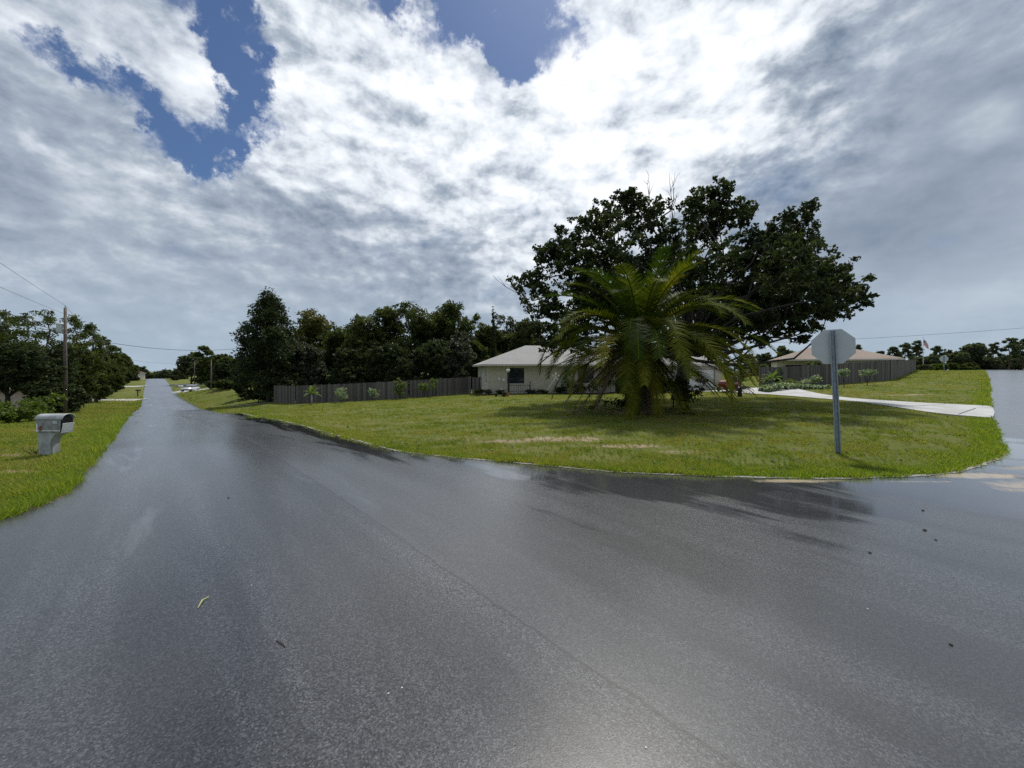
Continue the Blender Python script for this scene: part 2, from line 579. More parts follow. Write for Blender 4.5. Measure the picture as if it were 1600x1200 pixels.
simple('wire', (.05, .05, .055), .6, .1, 3)
simple('mower_red', (.22, .02, .022), .35, .2, 3)
simple('rubber', (.02, .02, .02), .8, .2, 6)
simple('pot_clay', (.40, .17, .07), .8, .3, 6)
simple('car_silver', (.62, .65, .66), .28, .05, 2, metal=.4)
simple('lamp_glass', (.80, .78, .70), .3, .05, 4)
simple('mulch', (.045, .035, .028), .95, .5, 9, bump=.8, bscale=25)
simple('soil', (.11, .078, .05), .95, .5, 6, bump=.6, bscale=30)
simple('twig', (.42, .45, .18), .7, .2, 9)
simple('dark_twig', (.05, .04, .03), .9, .2, 9)
simple('pebble', (.62, .62, .60), .7, .3, 9)
simple('red_roof', (.06, .022, .018), .8, .3, 2)


def roof_mat(name, a, b):
    t = new_mat(name)
    sep = t.node('ShaderNodeSeparateXYZ'); t.link(t.obj, sep.inputs[0])
    row = t.math('FRACT', t.math('MULTIPLY', sep.outputs[2], 9.0))
    n = t.noise(t.obj, 5.5, 6, .75)
    n2 = t.noise(t.obj, .5, 3, .6)
    f = t.math('ADD', t.math('MULTIPLY', n, .7), t.math('MULTIPLY', n2, .4))
    f = t.math('SUBTRACT', f, t.math('MULTIPLY', t.smooth(row, .0, .25, .22, 0), 1.0))
    t.link(t.ramp(f, [(.25, a), (.75, b)]), t.bsdf.inputs['Base Color'])
    t.bsdf.inputs['Roughness'].default_value = .85
    bp = t.node('ShaderNodeBump'); bp.inputs['Strength'].default_value = .5; bp.inputs['Distance'].default_value = .03
    t.link(t.math('ADD', row, n), bp.inputs['Height']); t.l.new(bp.outputs[0], t.bsdf.inputs['Normal'])


roof_mat('grey_shingle', (.16, .16, .165), (.33, .32, .315))
roof_mat('tan_shingle', (.16, .125, .105), (.30, .24, .20))


def wood_fence_mat():
    t = new_mat('fence_wood')
    a = t.node('ShaderNodeAttribute', attribute_name='tint').outputs['Fac']
    mp = t.node('ShaderNodeMapping'); mp.inputs['Scale'].default_value = (6, 6, .7); t.link(t.obj, mp.inputs['Vector'])
    n = t.noise(mp.outputs[0], 3, 5, .65)
    f = t.math('ADD', t.math('MULTIPLY', a, .6), t.math('MULTIPLY', n, .5))
    t.link(t.ramp(f, [(.2, (.040, .036, .034)), (.55, (.090, .081, .075)), (.9, (.165, .150, .138))]), t.bsdf.inputs['Base Color'])
    t.bsdf.inputs['Roughness'].default_value = .85


wood_fence_mat()

# bare patches on the lawns: world x, y, radius along x, radius along y, strength
BARE = [(1.3, 10.3, 1.3, .55, 1.0), (2.6, 9.3, 1.2, .35, .8), (-.3, 10.0, .9, .4, .7), (4.0, 8.6, 1.1, .28, .55), (-1.6, 10.6, 1.1, .5, .55), (0.2, 13.0, 1.6, .7, .35), (6.7, 8.0, 1.4, .28, .5),
        (-11.6, 8.85, .6, .22, 1.0), (-9.4, 7.15, .8, .18, .9), (8.6, 8.2, .9, .4, .35), (26, 19, 1.6, .5, .6), (25.5, 24.5, 2.2, .5, .7), (22.5, 25.5, 1.2, .5, .4), (5.5, 17.3, 1.9, 1.5, .8), (-19.5, 36, 4, 1.0, .4)]


def ground_material():
    t = new_mat('lawn_ground')
    n1 = t.noise(t.obj, .16, 4, .6)
    n2 = t.noise(t.obj, 1.1, 5, .65)
    n3 = t.noise(t.obj, 9.0, 4, .7)
    f = t.math('ADD', t.math('MULTIPLY', n1, .5), t.math('ADD', t.math('MULTIPLY', n2, .45), t.math('MULTIPLY', n3, .35)))
    g = t.ramp(f, [(.42, (.055, .080, .014)), (.60, (.100, .125, .022)), (.78, (.150, .145, .042)), (.9, (.17, .13, .07))])
    tot = None
    sep = t.node('ShaderNodeSeparateXYZ'); t.link(t.obj, sep.inputs[0])
    for x, y, rx, ry, a in BARE:
        c = t.node('ShaderNodeCombineXYZ')
        t.link(t.math('DIVIDE', t.math('SUBTRACT', sep.outputs[0], x), rx), c.inputs[0])
        t.link(t.math('DIVIDE', t.math('SUBTRACT', sep.outputs[1], y), ry), c.inputs[1])
        s = t.smooth(t.vmath('LENGTH', c.outputs[0]), .3, 1.5, a, 0)
        tot = s if tot is None else t.math('MAXIMUM', tot, s)
    m = t.smooth(t.math('ADD', tot, t.math('MULTIPLY', t.math('SUBTRACT', n3, .5), 1.3)), .38, .75)
    sand = t.ramp(n2, [(.35, (.17, .115, .065)), (.6, (.36, .29, .21))])
    t.link(t.mix(m, g, sand), t.bsdf.inputs['Base Color'])
    t.bsdf.inputs['Roughness'].default_value = .9
    t.bsdf.inputs['Specular IOR Level'].default_value = .15
    b = t.node('ShaderNodeBump'); b.inputs['Strength'].default_value = .8; b.inputs['Distance'].default_value = .06
    t.link(t.math('ADD', n3, t.noise(t.obj, 30, 3, .6)), b.inputs['Height']); t.l.new(b.outputs[0], t.bsdf.inputs['Normal'])


ground_material()


def road_material():
    t = new_mat('wet_asphalt')
    sep = t.node('ShaderNodeSeparateXYZ'); t.link(t.obj, sep.inputs[0])
    X, Y = sep.outputs[0], sep.outputs[1]
    # coordinates along (s) and across (q) the main road
    s = t.math('ADD', t.math('MULTIPLY', X, -.686), t.math('MULTIPLY', Y, .727))
    q = t.math('ADD', t.math('MULTIPLY', X, .727), t.math('MULTIPLY', Y, .686))
    c = t.node('ShaderNodeCombineXYZ')
    t.link(t.math('MULTIPLY', s, .16), c.inputs[0]); t.link(q, c.inputs[1])
    streak = t.noise(c.outputs[0], 1.5, 6, .6, .6)
    big = t.noise(t.obj, .35, 4, .55)
    edge = t.node('ShaderNodeAttribute', attribute_name='edge').outputs['Fac']
    # aggregate
    vor = t.node('ShaderNodeTexVoronoi', feature='F1'); t.link(t.obj, vor.inputs['Vector']); vor.inputs['Scale'].default_value = 115
    vcol = t.node('ShaderNodeSeparateColor'); t.link(vor.outputs['Color'], vcol.inputs[0])
    fine = t.noise(t.obj, 75, 5, .75)
    med = t.noise(t.obj, 95, 4, .7)
    grit = t.math('ADD', t.math('MULTIPLY', vcol.outputs[0], .6), t.math('MULTIPLY', fine, .4))
    base = t.ramp(grit, [(.20, (.005, .0055, .007)), (.46, (.034, .037, .043)), (.70, (.074, .079, .089)), (.92, (.20, .20, .21))])
    base = t.mix(t.smooth(big, .35, .7, .0, .35), base, (.055, .057, .061))
    c2 = t.node('ShaderNodeCombineXYZ')
    t.link(t.math('MULTIPLY', s, .09), c2.inputs[0]); t.link(t.math('MULTIPLY', q, .9), c2.inputs[1])
    track = t.noise(c2.outputs[0], 1.6, 4, .55, .4)
    base = t.mix(t.smooth(track, .38, .62, .55, .0), base, (.012, .0125, .014))
    # wet sheen: standing water near the kerb side and in streaks by the corner
    near = None
    for x, y, rx, ry, a in ((2.6, 6.3, 2.6, .9, .95), (4.3, 5.5, 2.0, .9, .7), (.6, 6.9, 1.6, .6, .8), (8.2, 5.6, 2.8, 1.4, 1.0), (6.2, 6.1, 1.8, .5, .9)):
        cc = t.node('ShaderNodeCombineXYZ')
        t.link(t.math('DIVIDE', t.math('SUBTRACT', X, x), rx), cc.inputs[0]); t.link(t.math('DIVIDE', t.math('SUBTRACT', Y, y), ry), cc.inputs[1])
        k = t.smooth(t.vmath('LENGTH', cc.outputs[0]), .45, 1.25, a, 0)
        near = k if near is None else t.math('MAXIMUM', near, k)
    wet_e = t.math('MULTIPLY', t.smooth(edge, .25, 1.6, .85, 0), t.smooth(Y, 24, 42, 1, .15))
    wet = t.math('MAXIMUM', near, wet_e)
    wet = t.math('MAXIMUM', wet, .16)
    wet = t.smooth(t.math('ADD', wet, t.math('MULTIPLY', t.math('SUBTRACT', streak, .5), 2.6)), .40, .80)
    rough = t.math('ADD', .36, t.math('MULTIPLY', t.math('SUBTRACT', streak, .5), .22))
    rough = t.math('ADD', rough, t.math('MULTIPLY', t.math('SUBTRACT', big, .5), .14))
    rough = t.math('ADD', t.math('MULTIPLY', rough, t.math('SUBTRACT', 1.0, wet)), t.math('MULTIPLY', wet, .10))
    base = t.mix(t.math('MULTIPLY', wet, .45), base, (.014, .015, .016))
    # longitudinal paving joint between the two lanes
    w = t.math('MULTIPLY', t.math('SUBTRACT', t.noise(t.obj, 2.2, 4, .6), .5), .10)
    jd = t.math('ABSOLUTE', t.math('ADD', t.math('SUBTRACT', q, 2.045), w))
    joint = t.smooth(jd, .003, .020, 1, 0)
    base = t.mix(t.math('MULTIPLY', joint, t.smooth(med, .38, .55, .25, .9)), base, (.006, .006, .007))
    lane = t.smooth(t.math('ADD', t.math('SUBTRACT', q, 2.045), w), -.02, .02)
    base = t.mix(t.math('MULTIPLY', lane, .26), base, (.085, .088, .094))
    # washed sand at the corner
    sd = None
    for x, y, rx, ry, a in ((8.15, 6.75, 1.0, .22, 1.0), (8.9, 6.15, 1.7, .40, .9), (4.8, 6.44, .95, .12, .9), (9.6, 7.25, .7, .2, .75), (6.7, 6.40, 1.2, .06, .6), (17.4, 13.6, 1.0, .8, .5)):
        cc = t.node('ShaderNodeCombineXYZ')
        t.link(t.math('DIVIDE', t.math('SUBTRACT', X, x), rx), cc.inputs[0]); t.link(t.math('DIVIDE', t.math('SUBTRACT', Y, y), ry), cc.inputs[1])
        k = t.smooth(t.vmath('LENGTH', cc.outputs[0]), .3, 1.5, a, 0)
        sd = k if sd is None else t.math('MAXIMUM', sd, k)
    sm = t.smooth(t.math('ADD', sd, t.math('MULTIPLY', t.math('SUBTRACT', t.noise(t.obj, 3.2, 6, .65, 1.0), .5), 1.6)), .35, 1.05)
    base = t.mix(t.math('MULTIPLY', sm, .8), base, t.ramp(med, [(.3, (.34, .24, .13)), (.7, (.50, .43, .34))]))
    # the side street: older, paler surface
    old = t.smooth(t.math('SUBTRACT', t.math('ADD', t.math('MULTIPLY', X, .777), t.math('MULTIPLY', Y, .629)), 12.0), -.4, 1.6)
    base = t.mix(t.math('MULTIPLY', old, .75), base, t.mix(grit, (.10, .11, .12), (.19, .20, .21)))
    t.link(base, t.bsdf.inputs['Base Color'])
    rough = t.math('ADD', rough, t.math('MULTIPLY', sm, .5))
    t.link(t.math('MAXIMUM', rough, .06), t.bsdf.inputs['Roughness'])
    t.bsdf.inputs['IOR'].default_value = 1.4
    t.bsdf.inputs['Specular IOR Level'].default_value = .3
    hgt = t.math('ADD', t.math('MULTIPLY', vcol.outputs[1], .9), t.math('MULTIPLY', med, 1.0))
    b = t.node('ShaderNodeBump')
    b.inputs['Distance'].default_value = .004
    t.link(t.math('ADD', .05, t.math('MULTIPLY', t.math('SUBTRACT', 1.0, wet), .28)), b.inputs['Strength'])
    t.link(hgt, b.inputs['Height'])
    t.l.new(b.outputs[0], t.bsdf.inputs['Normal'])
    # the film of rain water over the stones
    geo = t.node('ShaderNodeNewGeometry')
    b2 = t.node('ShaderNodeBump'); t.link(t.math('ADD', .012, t.math('MULTIPLY', t.math('SUBTRACT', 1.0, wet), .022)), b2.inputs['Strength']); b2.inputs['Distance'].default_value = .004
    t.link(hgt, b2.inputs['Height'])
    t.l.new(b2.outputs[0], t.bsdf.inputs['Coat Normal'])
    t.link(t.math('ADD', .85, t.math('MULTIPLY', wet, .15)), t.bsdf.inputs['Coat Weight'])
    t.link(t.math('ADD', .07, t.math('MULTIPLY', t.math('MULTIPLY', rough, t.math('SUBTRACT', 1.0, wet)), .42)), t.bsdf.inputs['Coat Roughness'])
    t.bsdf.inputs['Coat IOR'].default_value = 1.45


road_material()

# ------------------------------------------------------------------ ground sheet (polar grid: fine close by, reaching the horizon)
angs = np.concatenate([np.linspace(-180, -64, 30)[:-1], np.linspace(-64, 64, 470), np.linspace(64, 180, 30)[1:]])[:-1]
rads = np.concatenate([[0.4], np.geomspace(1.2, 3000, 215)])
A_, R_ = np.meshgrid(np.radians(angs), rads)
GX, GY = (R_ * np.sin(A_)).ravel(), (R_ * np.cos(A_)).ravel()
GP = np.c_[GX, GY]
GR = np.hypot(GX, GY)


def sdf(q, poly):
    d = seg_dist(q, poly)
    return np.where(inside(q, poly), -d, d)


zg = zbase(np.c_[np.clip(GX, -620, 620), np.clip(GY, -620, 620)])
sroad, sdrv = sdf(GP, ROAD), sdf(GP, DRIVE)
band = 0.12 + GR * 0.012
def dep(s):
    return np.clip(-s / band, 0, 1)
zg = zg - dep(sroad) * (0.05 + 0.006 * GR) - dep(sdrv) * (0.05 + .003 * GR)
rs = np.random.RandomState(3)
zg += np.where((np.minimum(sroad, sdrv) > .5) & (GR < 80), rs.uniform(-.012, .02, len(zg)), 0)
na, nr = len(angs), len(rads)
idx = np.arange(na * nr).reshape(nr, na)
f = np.stack([idx[:-1, :], np.roll(idx, -1, 1)[:-1, :], np.roll(idx, -1, 1)[1:, :], idx[1:, :]], -1).reshape(-1, 4)
f = f[:, ::-1]
ground = np_mesh('ground', np.c_[GX, GY, zg], [f], M['lawn_ground'], smooth=True)
tag(ground, kind='structure')


def polar_lookup(q, field):
    """bilinear read of a field known on the polar grid"""
    g = np.asarray(field).reshape(nr, na)
    ia = np.interp(np.degrees(np.arctan2(q[:, 0], q[:, 1])), angs, np.arange(na))
    ir = np.interp(np.log(np.hypot(q[:, 0], q[:, 1])), np.log(rads), np.arange(nr))
    a0 = np.clip(ia.astype(int), 0, na - 2); r0 = np.clip(ir.astype(int), 0, nr - 2)
    fa, fr = ia - a0, ir - r0
    return (g[r0, a0] * (1 - fa) + g[r0, a0 + 1] * fa) * (1 - fr) + (g[r0 + 1, a0] * (1 - fa) + g[r0 + 1, a0 + 1] * fa) * fr


# ------------------------------------------------------------------ road and driveways: sheets cut to their outlines
def sheet(name, poly, mat, lift, kind='structure', rings=(), edge_line=None, thick=.12, spacing=None):
    poly = np.asarray(poly)
    lo, hi = poly.min(0) - 1, poly.max(0) + 1
    q = GP[(GX > lo[0]) & (GX < hi[0]) & (GY > lo[1]) & (GY < hi[1])]
    rr = np.hypot(q[:, 0], q[:, 1])
    s = sdf(q, poly)
    q = q[(s < -(.05 + .008 * rr))]
    q = q[::2] if spacing is None else q
    pts = [Vector(p) for p in poly] + [Vector(p) for p in q]
    n = len(poly)
    edges = [(i, (i + 1) % n) for i in range(n)]
    vs, es, fs, ov, oe, of = delaunay_2d_cdt(pts, edges, [], 1, 1e-5)
    V2 = np.array([tuple(v) for v in vs])
    z = zbase(V2) + lift
    V = np.c_[V2, z]
    # skirt
    nb = len(V)
    bz = zbase(poly) + lift
    V = np.vstack([V, np.c_[poly, bz], np.c_[poly, bz - thick]])
    i0 = np.arange(n); i1 = (i0 + 1) % n
    sk = np.c_[nb + i0, nb + i1, nb + n + i1, nb + n + i0]
    ed = np.full(len(V), 9.0)
    if edge_line is not None:
        ed = np.minimum(seg_dist(V[:, :2], edge_line, False), 9)
    T = np.array([list(x) for x in fs if len(x) == 3])
    o = np_mesh(name, V, [T, sk], mat, attrs={'edge': ed}, smooth=False)
    me = o.data
    bm = bmesh.new(); bm.from_mesh(me); bmesh.ops.recalc_face_normals(bm, faces=bm.faces); bm.to_mesh(me); bm.free()
    tag(o, kind=kind)
    return o


def main_edge_pts():
    return np.array([tuple(p) for p in corner_line] + FAR_R[:8])


road = sheet('road', ROAD, M['wet_asphalt'], 0.0, edge_line=main_edge_pts()[60:], spacing=1)
for p in road.data.polygons: p.use_smooth = True
drive = sheet('driveway', DRIVE, M['concrete'], 0.035)


def ribbon(name, pts, w0, w1, mat, lift=.004, kind='structure', ragged=0.0):
    pts = [np.array(p, float) for p in pts]
    V = []
    for i, p in enumerate(pts):
        d = pts[min(i + 1, len(pts) - 1)] - pts[max(i - 1, 0)]
        d = d / np.linalg.norm(d)
        nrm = np.array((-d[1], d[0]))
        for w in (w0, w1):
            V.append(p + nrm * w * (1 + ragged * (.6 * math.sin(i * 1.9) + .8 * math.sin(i * .53 + 1) + rng0.uniform(-.6, .6))))
    V = np.array(V)
    z = zbase(V) + lift
    n = len(pts)
    F = [(2 * i, 2 * i + 1, 2 * i + 3, 2 * i + 2) for i in range(n - 1)]
    o = np_mesh(name, np.c_[V, z], [np.array(F)], mat)
    tag(o, kind=kind)
    return o


ribbon('road_edge_strip', wob(catmull(CORNER[8:], 14), .012), -.035, .035, M['sand_edge'], .005, ragged=.5)
ribbon('soil_edge', wob(catmull(L_EDGE[10:-4], 9), .03), -.16, .05, M['soil'], -.002, ragged=.5)
# drive joints of the side lots
def strip_path(name, a, b, w, n=10):
    a, b = np.array(a, float), np.array(b, float)
    pts = [a + (b - a) * i / n for i in range(n + 1)]
    o = ribbon(name, pts, -w / 2, w / 2, M['concrete'], .05)
    return o


strip_path('side_driveway', (left_x(69) - .1, 69), (left_x(69) - 14, 68.6), 3.2)
strip_path('side_driveway', (left_x(109) - .1, 109), (left_x(109) - 16, 107), 4.0)
strip_path('side_driveway', (right_x(88) + .2, 88), (right_x(88) + 13, 85), 3.0)
strip_path('side_driveway', (right_x(112) + .2, 112), (right_x(112) + 26, 112), 4.0)
strip_path('side_path', (-30.2, 41.2), (-20.0, 45.5), 1.6)

simple('joint_line', (.10, .095, .09), .9, .4, 8)
for a, b in (((17.3, 14.9), (20.0, 16.6)), ((17.55, 17.6), (21.0, 18.6)), ((18.25, 20.6), (20.7, 20.9)), ((18.4, 24.2), (20.55, 24.3)), ((18.5, 28.0), (21.7, 28.0))):
    a, b = np.array(a), np.array(b)
    o = ribbon('driveway_joint', [a + (b - a) * i / 8 for i in range(9)], -.022, .022, M['joint_line'], .042)


# ------------------------------------------------------------------ foliage builders
def leaves(centres, per, rc, ls, asp, rng, up=.5, tint_c=None, droop=0.0):
    """rhombic leaves scattered round cluster centres -> verts, quads, tint"""
    n = len(centres)
    c = np.repeat(centres, per, 0)
    off = rng.normal(size=(n * per, 3))
    off *= (rng.uniform(.25, 1, (n * per, 1)) * rc / np.linalg.norm(off, axis=1, keepdims=True))
    off[:, 2] *= .75
    c = c + off
    nrm = rng.normal(size=(n * per, 3)); nrm[:, 2] += up
    nrm /= np.linalg.norm(nrm, axis=1, keepdims=True)
    tv = rng.normal(size=(n * per, 3)); tv[:, 2] -= droop
    tv -= nrm * np.sum(tv * nrm, 1, keepdims=True)
    tv /= np.linalg.norm(tv, axis=1, keepdims=True)
    bv = np.cross(nrm, tv)
    l = ls * rng.uniform(.65, 1.25, (n * per, 1)) * .5
    w = l * asp
    V = np.stack([c - tv * l, c + bv * w - tv * l * .1, c + tv * l, c - bv * w - tv * l * .1], 1).reshape(-1, 3)
    F = np.arange(len(V)).reshape(-1, 4)
    if tint_c is None: tint_c = rng.uniform(.15, .85, n)
    t = np.repeat(tint_c, per) + rng.uniform(-.2, .2, n * per)
    return V, F, np.repeat(np.clip(t, 0, 1), 4)


def lobes_to_clusters(lobes, n, rng, shell=.5):
    L = np.array(lobes, float)
    w = (L[:, 3] * L[:, 4] * L[:, 5]) ** (2 / 3)
    k = rng.choice(len(L), n, p=w / w.sum())
    d = rng.normal(size=(n, 3)); d /= np.linalg.norm(d, axis=1, keepdims=True)
    r = shell + (1 - shell) * rng.uniform(0, 1, (n, 1)) ** .7
    r *= 1 + .16 * rng.normal(size=(n, 1))
    return L[k, :3] + d * r * L[k, 3:6], k


def limb(mb, a, b, r0, r1, rng, seg=4, bow=.12, n=6):
    a, b = np.array(a, float), np.array(b, float)
    L = np.linalg.norm(b - a)
    pts = []
    o = rng.normal(size=3) * L * bow
    for i in range(seg + 1):
        t = i / seg
        p = a + (b - a) * t + o * math.sin(math.pi * t) + (rng.normal(size=3) * L * .025 if 0 < i < seg else 0)
        p[2] += L * .06 * math.sin(math.pi * t)
        pts.append(p)
    mb.tube(pts, [r0 + (r1 - r0) * (i / seg) for i in range(seg + 1)], n)
    return pts


def make_tree(name, loc, lobes, h_fork, r_trunk, ncl, per, rc, ls, asp, leaf, bark, seed, label=None, cat='tree', group=None, twigs=.12, shell=.5,
              up=.5, trunk_top=None, droop=0., rz=0., trunk_lean=(0, 0), bare=()):
    rng = np.random.RandomState(seed)
    root = empty(name, loc, rz, label, cat, group)
    mb = MB()
    top = np.array((trunk_lean[0], trunk_lean[1], h_fork), float)
    steps = 5
    mb.tube([(top[0] * (i / steps) ** 1.3, top[1] * (i / steps) ** 1.3, -.25 + (h_fork + .25) * i / steps) for i in range(steps + 1)],
            [r_trunk * (1.35 if i == 0 else 1.08 - .42 * i / steps) for i in range(steps + 1)], 9)
    cl, k = lobes_to_clusters(lobes, ncl, rng, shell)
    if trunk_top:
        limb(mb, top, trunk_top, r_trunk * .62, r_trunk * .12, rng, 5, .02)
    for i, l in enumerate(lobes):
        c = np.array(l[:3])
        if trunk_top:
            z0 = min(max(c[2] - .25 * np.linalg.norm(c[:2]) - .2, h_fork * .6), trunk_top[2] * .97)
            fr = max(z0 - h_fork, 0) / max(trunk_top[2] - h_fork, .1)
            st = top + (np.array(trunk_top) - top) * fr if z0 > h_fork else top * (z0 / h_fork)
            r0 = r_trunk * (.34 - .22 * fr)
        else:
            st = top * rng.uniform(.8, 1.0); r0 = r_trunk * rng.uniform(.16, .30)
        limb(mb, st, c, r0, r0 * .3, rng)
        mine = cl[k == i]
        nt = int(len(mine) * twigs)
        for j in range(nt):
            limb(mb, c + rng.normal(size=3) * .15, mine[j], r0 * .28, .012, rng, 2, .08, 4)
    for a, b in bare:                                   # bare twigs
        p = limb(mb, a, b, .05, .012, rng, 4, .08, 4)
        for q in range(9):
            s = np.array(p[1 + q % 4]); d = np.array(b) - np.array(a)
            limb(mb, s, s + d * rng.uniform(.15, .35) + rng.normal(size=3) * np.linalg.norm(d) * .09, .018, .006, rng, 2, .08, 3)
    mb.build('trunk', M[bark], root, smooth=True)
    V, F, t = leaves(cl, per, rc, ls, asp, rng, up, None, droop)
    np_mesh('crown', V, [F], M[leaf], root, {'tint': t})
    return root


def oak_lobes(h, w, rng, n=12, base=.22):
    out = []
    for i in range(n):
        t = (i + .5) / n
        z = h * (base + .14 + (1 - base - .22) * rng.uniform(0, 1) ** .8)
        zr = (z / h - base) / (1 - base)
        rad = w * .5 * (1 - .55 * abs(zr - .42) * 1.6) * rng.uniform(.25, .72)
        a = 2.4 * i + rng.uniform(-.5, .5)
        s = w * rng.uniform(.18, .27)
        out.append((rad * math.cos(a), rad * math.sin(a), min(z, h - s * .7), s, s, s * rng.uniform(.65, .95)))
    out.append((0, 0, h * .6, w * .28, w * .28, h * .2))
    return out


def pine_lobes(h, w, rng, n=16, base=.35):
    out = []
    for i in range(n):
        t = (i + .5) / n
        z = h * (base + (1 - base) * t)
        rad = w * .5 * (1.0 - .62 * t) * rng.uniform(.45, .95)
        a = 2.4 * i + rng.uniform(-.6, .6)
        s = w * rng.uniform(.10, .17) * (1.15 - .3 * t)
        out.append((rad * math.cos(a), rad * math.sin(a), z - .1, s * 1.25, s * 1.25, s * .65))
    out.append((0, 0, h * .97, w * .1, w * .1, h * .05))
    return out


def cone_lobes(h, w, rng, n=34, base=.04):
    out = []
    for i in range(n):
        t = (i / n) ** .85
        z = h * (base + (1 - base) * t)
        prof = math.sin(math.pi * min(1, (.16 + .84 * t)) * .98) ** .6 * (1 - .68 * t)
        rad = w * .5 * prof * rng.uniform(.55, .92)
        a = 2.4 * i + rng.uniform(-.5, .5)
        s = w * rng.uniform(.11, .18) * (1.2 - .72 * t)
        out.append((rad * math.cos(a), rad * math.sin(a), z + s * .5, s, s, s * 1.05))
    out.append((0, 0, h * .4, w * .24, w * .24, h * .3))
    out.append((0.1, 0, h * .93, w * .06, w * .06, h * .07))
    return out


def shrub_lobes(h, w, rng, n=8):
    out = []
    for i in range(n):
        a = 2.4 * i; r = w * .5 * rng.uniform(.15, .68)
        s = w * rng.uniform(.18, .28)
        out.append((r * math.cos(a), r * math.sin(a), h * rng.uniform(.22, .74), s, s, min(s * .85, h * .35)))
    return out


STYLES = {'oak': oak_lobes, 'pine': pine_lobes, 'cone': cone_lobes, 'shrub': shrub_lobes}


def px_tree(name, px, top, Y, wpx, style, leaf, seed, label, cat='tree', group=None, base=None, dens=1.0, bark='bark', per=20, wscale=1., lsk=1.0):
    """a tree whose trunk stands at column px and depth Y, tall enough to reach row top"""
    x = (px - HX) / FPX * Y
    z = gz(x, Y)
    h = CAMZ - (top - HY) / FPX * Y - z
    if style == 'cone': h *= .94
    w = wpx * Y / FPX * wscale
    rng = random.Random(seed)
    kw = {} if base is None else {'base': base}
    lobes = STYLES[style](h, w, rng, **kw)
    sz = max(h, w)
    ls = lsk * max(.12, min(.62, .0062 * Y + .05))
    area = sum((l[3] * l[4] * l[5]) ** (2 / 3) for l in lobes)
    rc = max(.22, min(.8, sz * .05))
    n = int(dens * min(1700, max(80, area * 12.0 / rc)))
    if style == 'pine':
        return make_tree(name, (x, Y, z), lobes, h * .4, .10 + h * .008, n, per, rc * .9, ls * 1.15, .30, leaf, 'pine_bark' if bark == 'bark' else bark, seed, label, cat, group,
                         twigs=.04, shell=.2, up=.3, trunk_top=(.1, .05, h * .98))
    if style == 'cone':
        return make_tree(name, (x, Y, z), lobes, h * .25, .10 + h * .012, n, per, rc, ls, .45, leaf, bark, seed, label, cat, group, twigs=.03, trunk_top=(0, 0, h * .97))
    if style == 'shrub':
        return make_tree(name, (x, Y, z), lobes, h * .12, .04 + h * .012, n, per, rc, ls, .5, leaf, bark, seed, label, cat, group, twigs=.05, up=.8)
    return make_tree(name, (x, Y, z), lobes, h * .28, .12 + h * .014, n, per, rc, ls, .5, leaf, bark, seed, label, cat, group, twigs=.06)


# ------------------------------------------------------------------ the big broad-leaved tree behind the palm
def hero_tree():
    Yt = 23.0
    x0 = (1062 - HX) / FPX * Yt
    z0 = gz(x0, Yt)
    rng = np.random.RandomState(11)
    L = []
    for px, py, r, dy in [(826, 440, 27, -2), (852, 402, 22, -1), (850, 470, 36, 0), (880, 385, 32, -1), (905, 420, 42, -2), (826, 515, 22, 0), (870, 515, 38, 1), (925, 360, 36, 0),
                          (955, 335, 30, 1), (985, 308, 20, 0), (1000, 345, 36, 1), (960, 400, 46, -3), (1030, 325, 17, 2), (1040, 375, 36, 0), (1082, 326, 25, -1), (1115, 312, 30, 0),
                          (1136, 298, 12, 0), (1140, 338, 32, 1), (1168, 332, 13, 1), (1096, 362, 30, 2), (1010, 420, 48, 0), (1070, 432, 36, 3), (1062, 396, 24, 2), (1185, 385, 34, 0), (1158, 412, 30, 2),
                          (1215, 355, 20, -1), (1232, 338, 14, -1), (1256, 340, 19, 0), (1266, 322, 11, 0), (1252, 372, 28, 1), (1218, 398, 42, -2), (1262, 415, 30, 0), (1180, 450, 46, 0),
                          (1235, 450, 50, -2), (1290, 432, 32, 0), (1302, 432, 18, 0), (1305, 460, 26, 0), (1272, 486, 34, -1), (1225, 495, 40, 0), (1180, 505, 36, -2), (1140, 470, 40, 1),
                          (1128, 510, 34, 0), (1250, 522, 12, -1), (1255, 530, 8, -1), (1190, 530, 10, 0), (1090, 480, 46, 3), (1000, 480, 50, 2), (930, 470, 46, 1), (905, 525, 30, 2), (1085, 525, 30, 2),
                          (1120, 545, 18, 2), (1294, 486, 18, 0)]:
        Y = Yt + dy * .85
        p = at(px, py, Y)
        s = r * Y / FPX
        L.append((p[0] - x0, p[1] - Yt, p[2] - z0, s, s * 1.15, s))
    for dx, dy, z, s in [tuple(.85 * q for q in e) for e in [(-5, 5, 8, 2.2), (0, 6.5, 9, 2.4), (5, 6, 8, 2.4), (-1, -6, 8, 1.9), (3, -6.5, 7.4, 2.0), (-6, -4.5, 6.6, 1.7), (8, 4, 6.5, 2.0), (7, -5, 6.4, 1.7)]]:
        L.append((dx, dy, z, s, s, s * .8))
    def loc(px, py, dy): 
        p = at(px, py, Yt + dy); return (p[0] - x0, p[1] - Yt, p[2] - z0)
    bare = [(loc(1030, 350, 1), loc(1012, 288, 1)), (loc(1032, 340, 1), loc(1052, 290, 2)), (loc(858, 495, 0), loc(790, 448, -1)), (loc(1045, 380, 0), loc(1048, 300, 0))]
    return make_tree('broadleaf_tree', (x0, Yt, z0), L, 3.0, .45, 3900, 26, .28, .22, .62, 'dark_leaf', 'bark', 5,
                     'huge spreading dark broadleaf tree rising behind the palm on the corner lawn', 'tree', twigs=.05, shell=.25, bare=bare, trunk_lean=(.5, .2))


hero_tree()


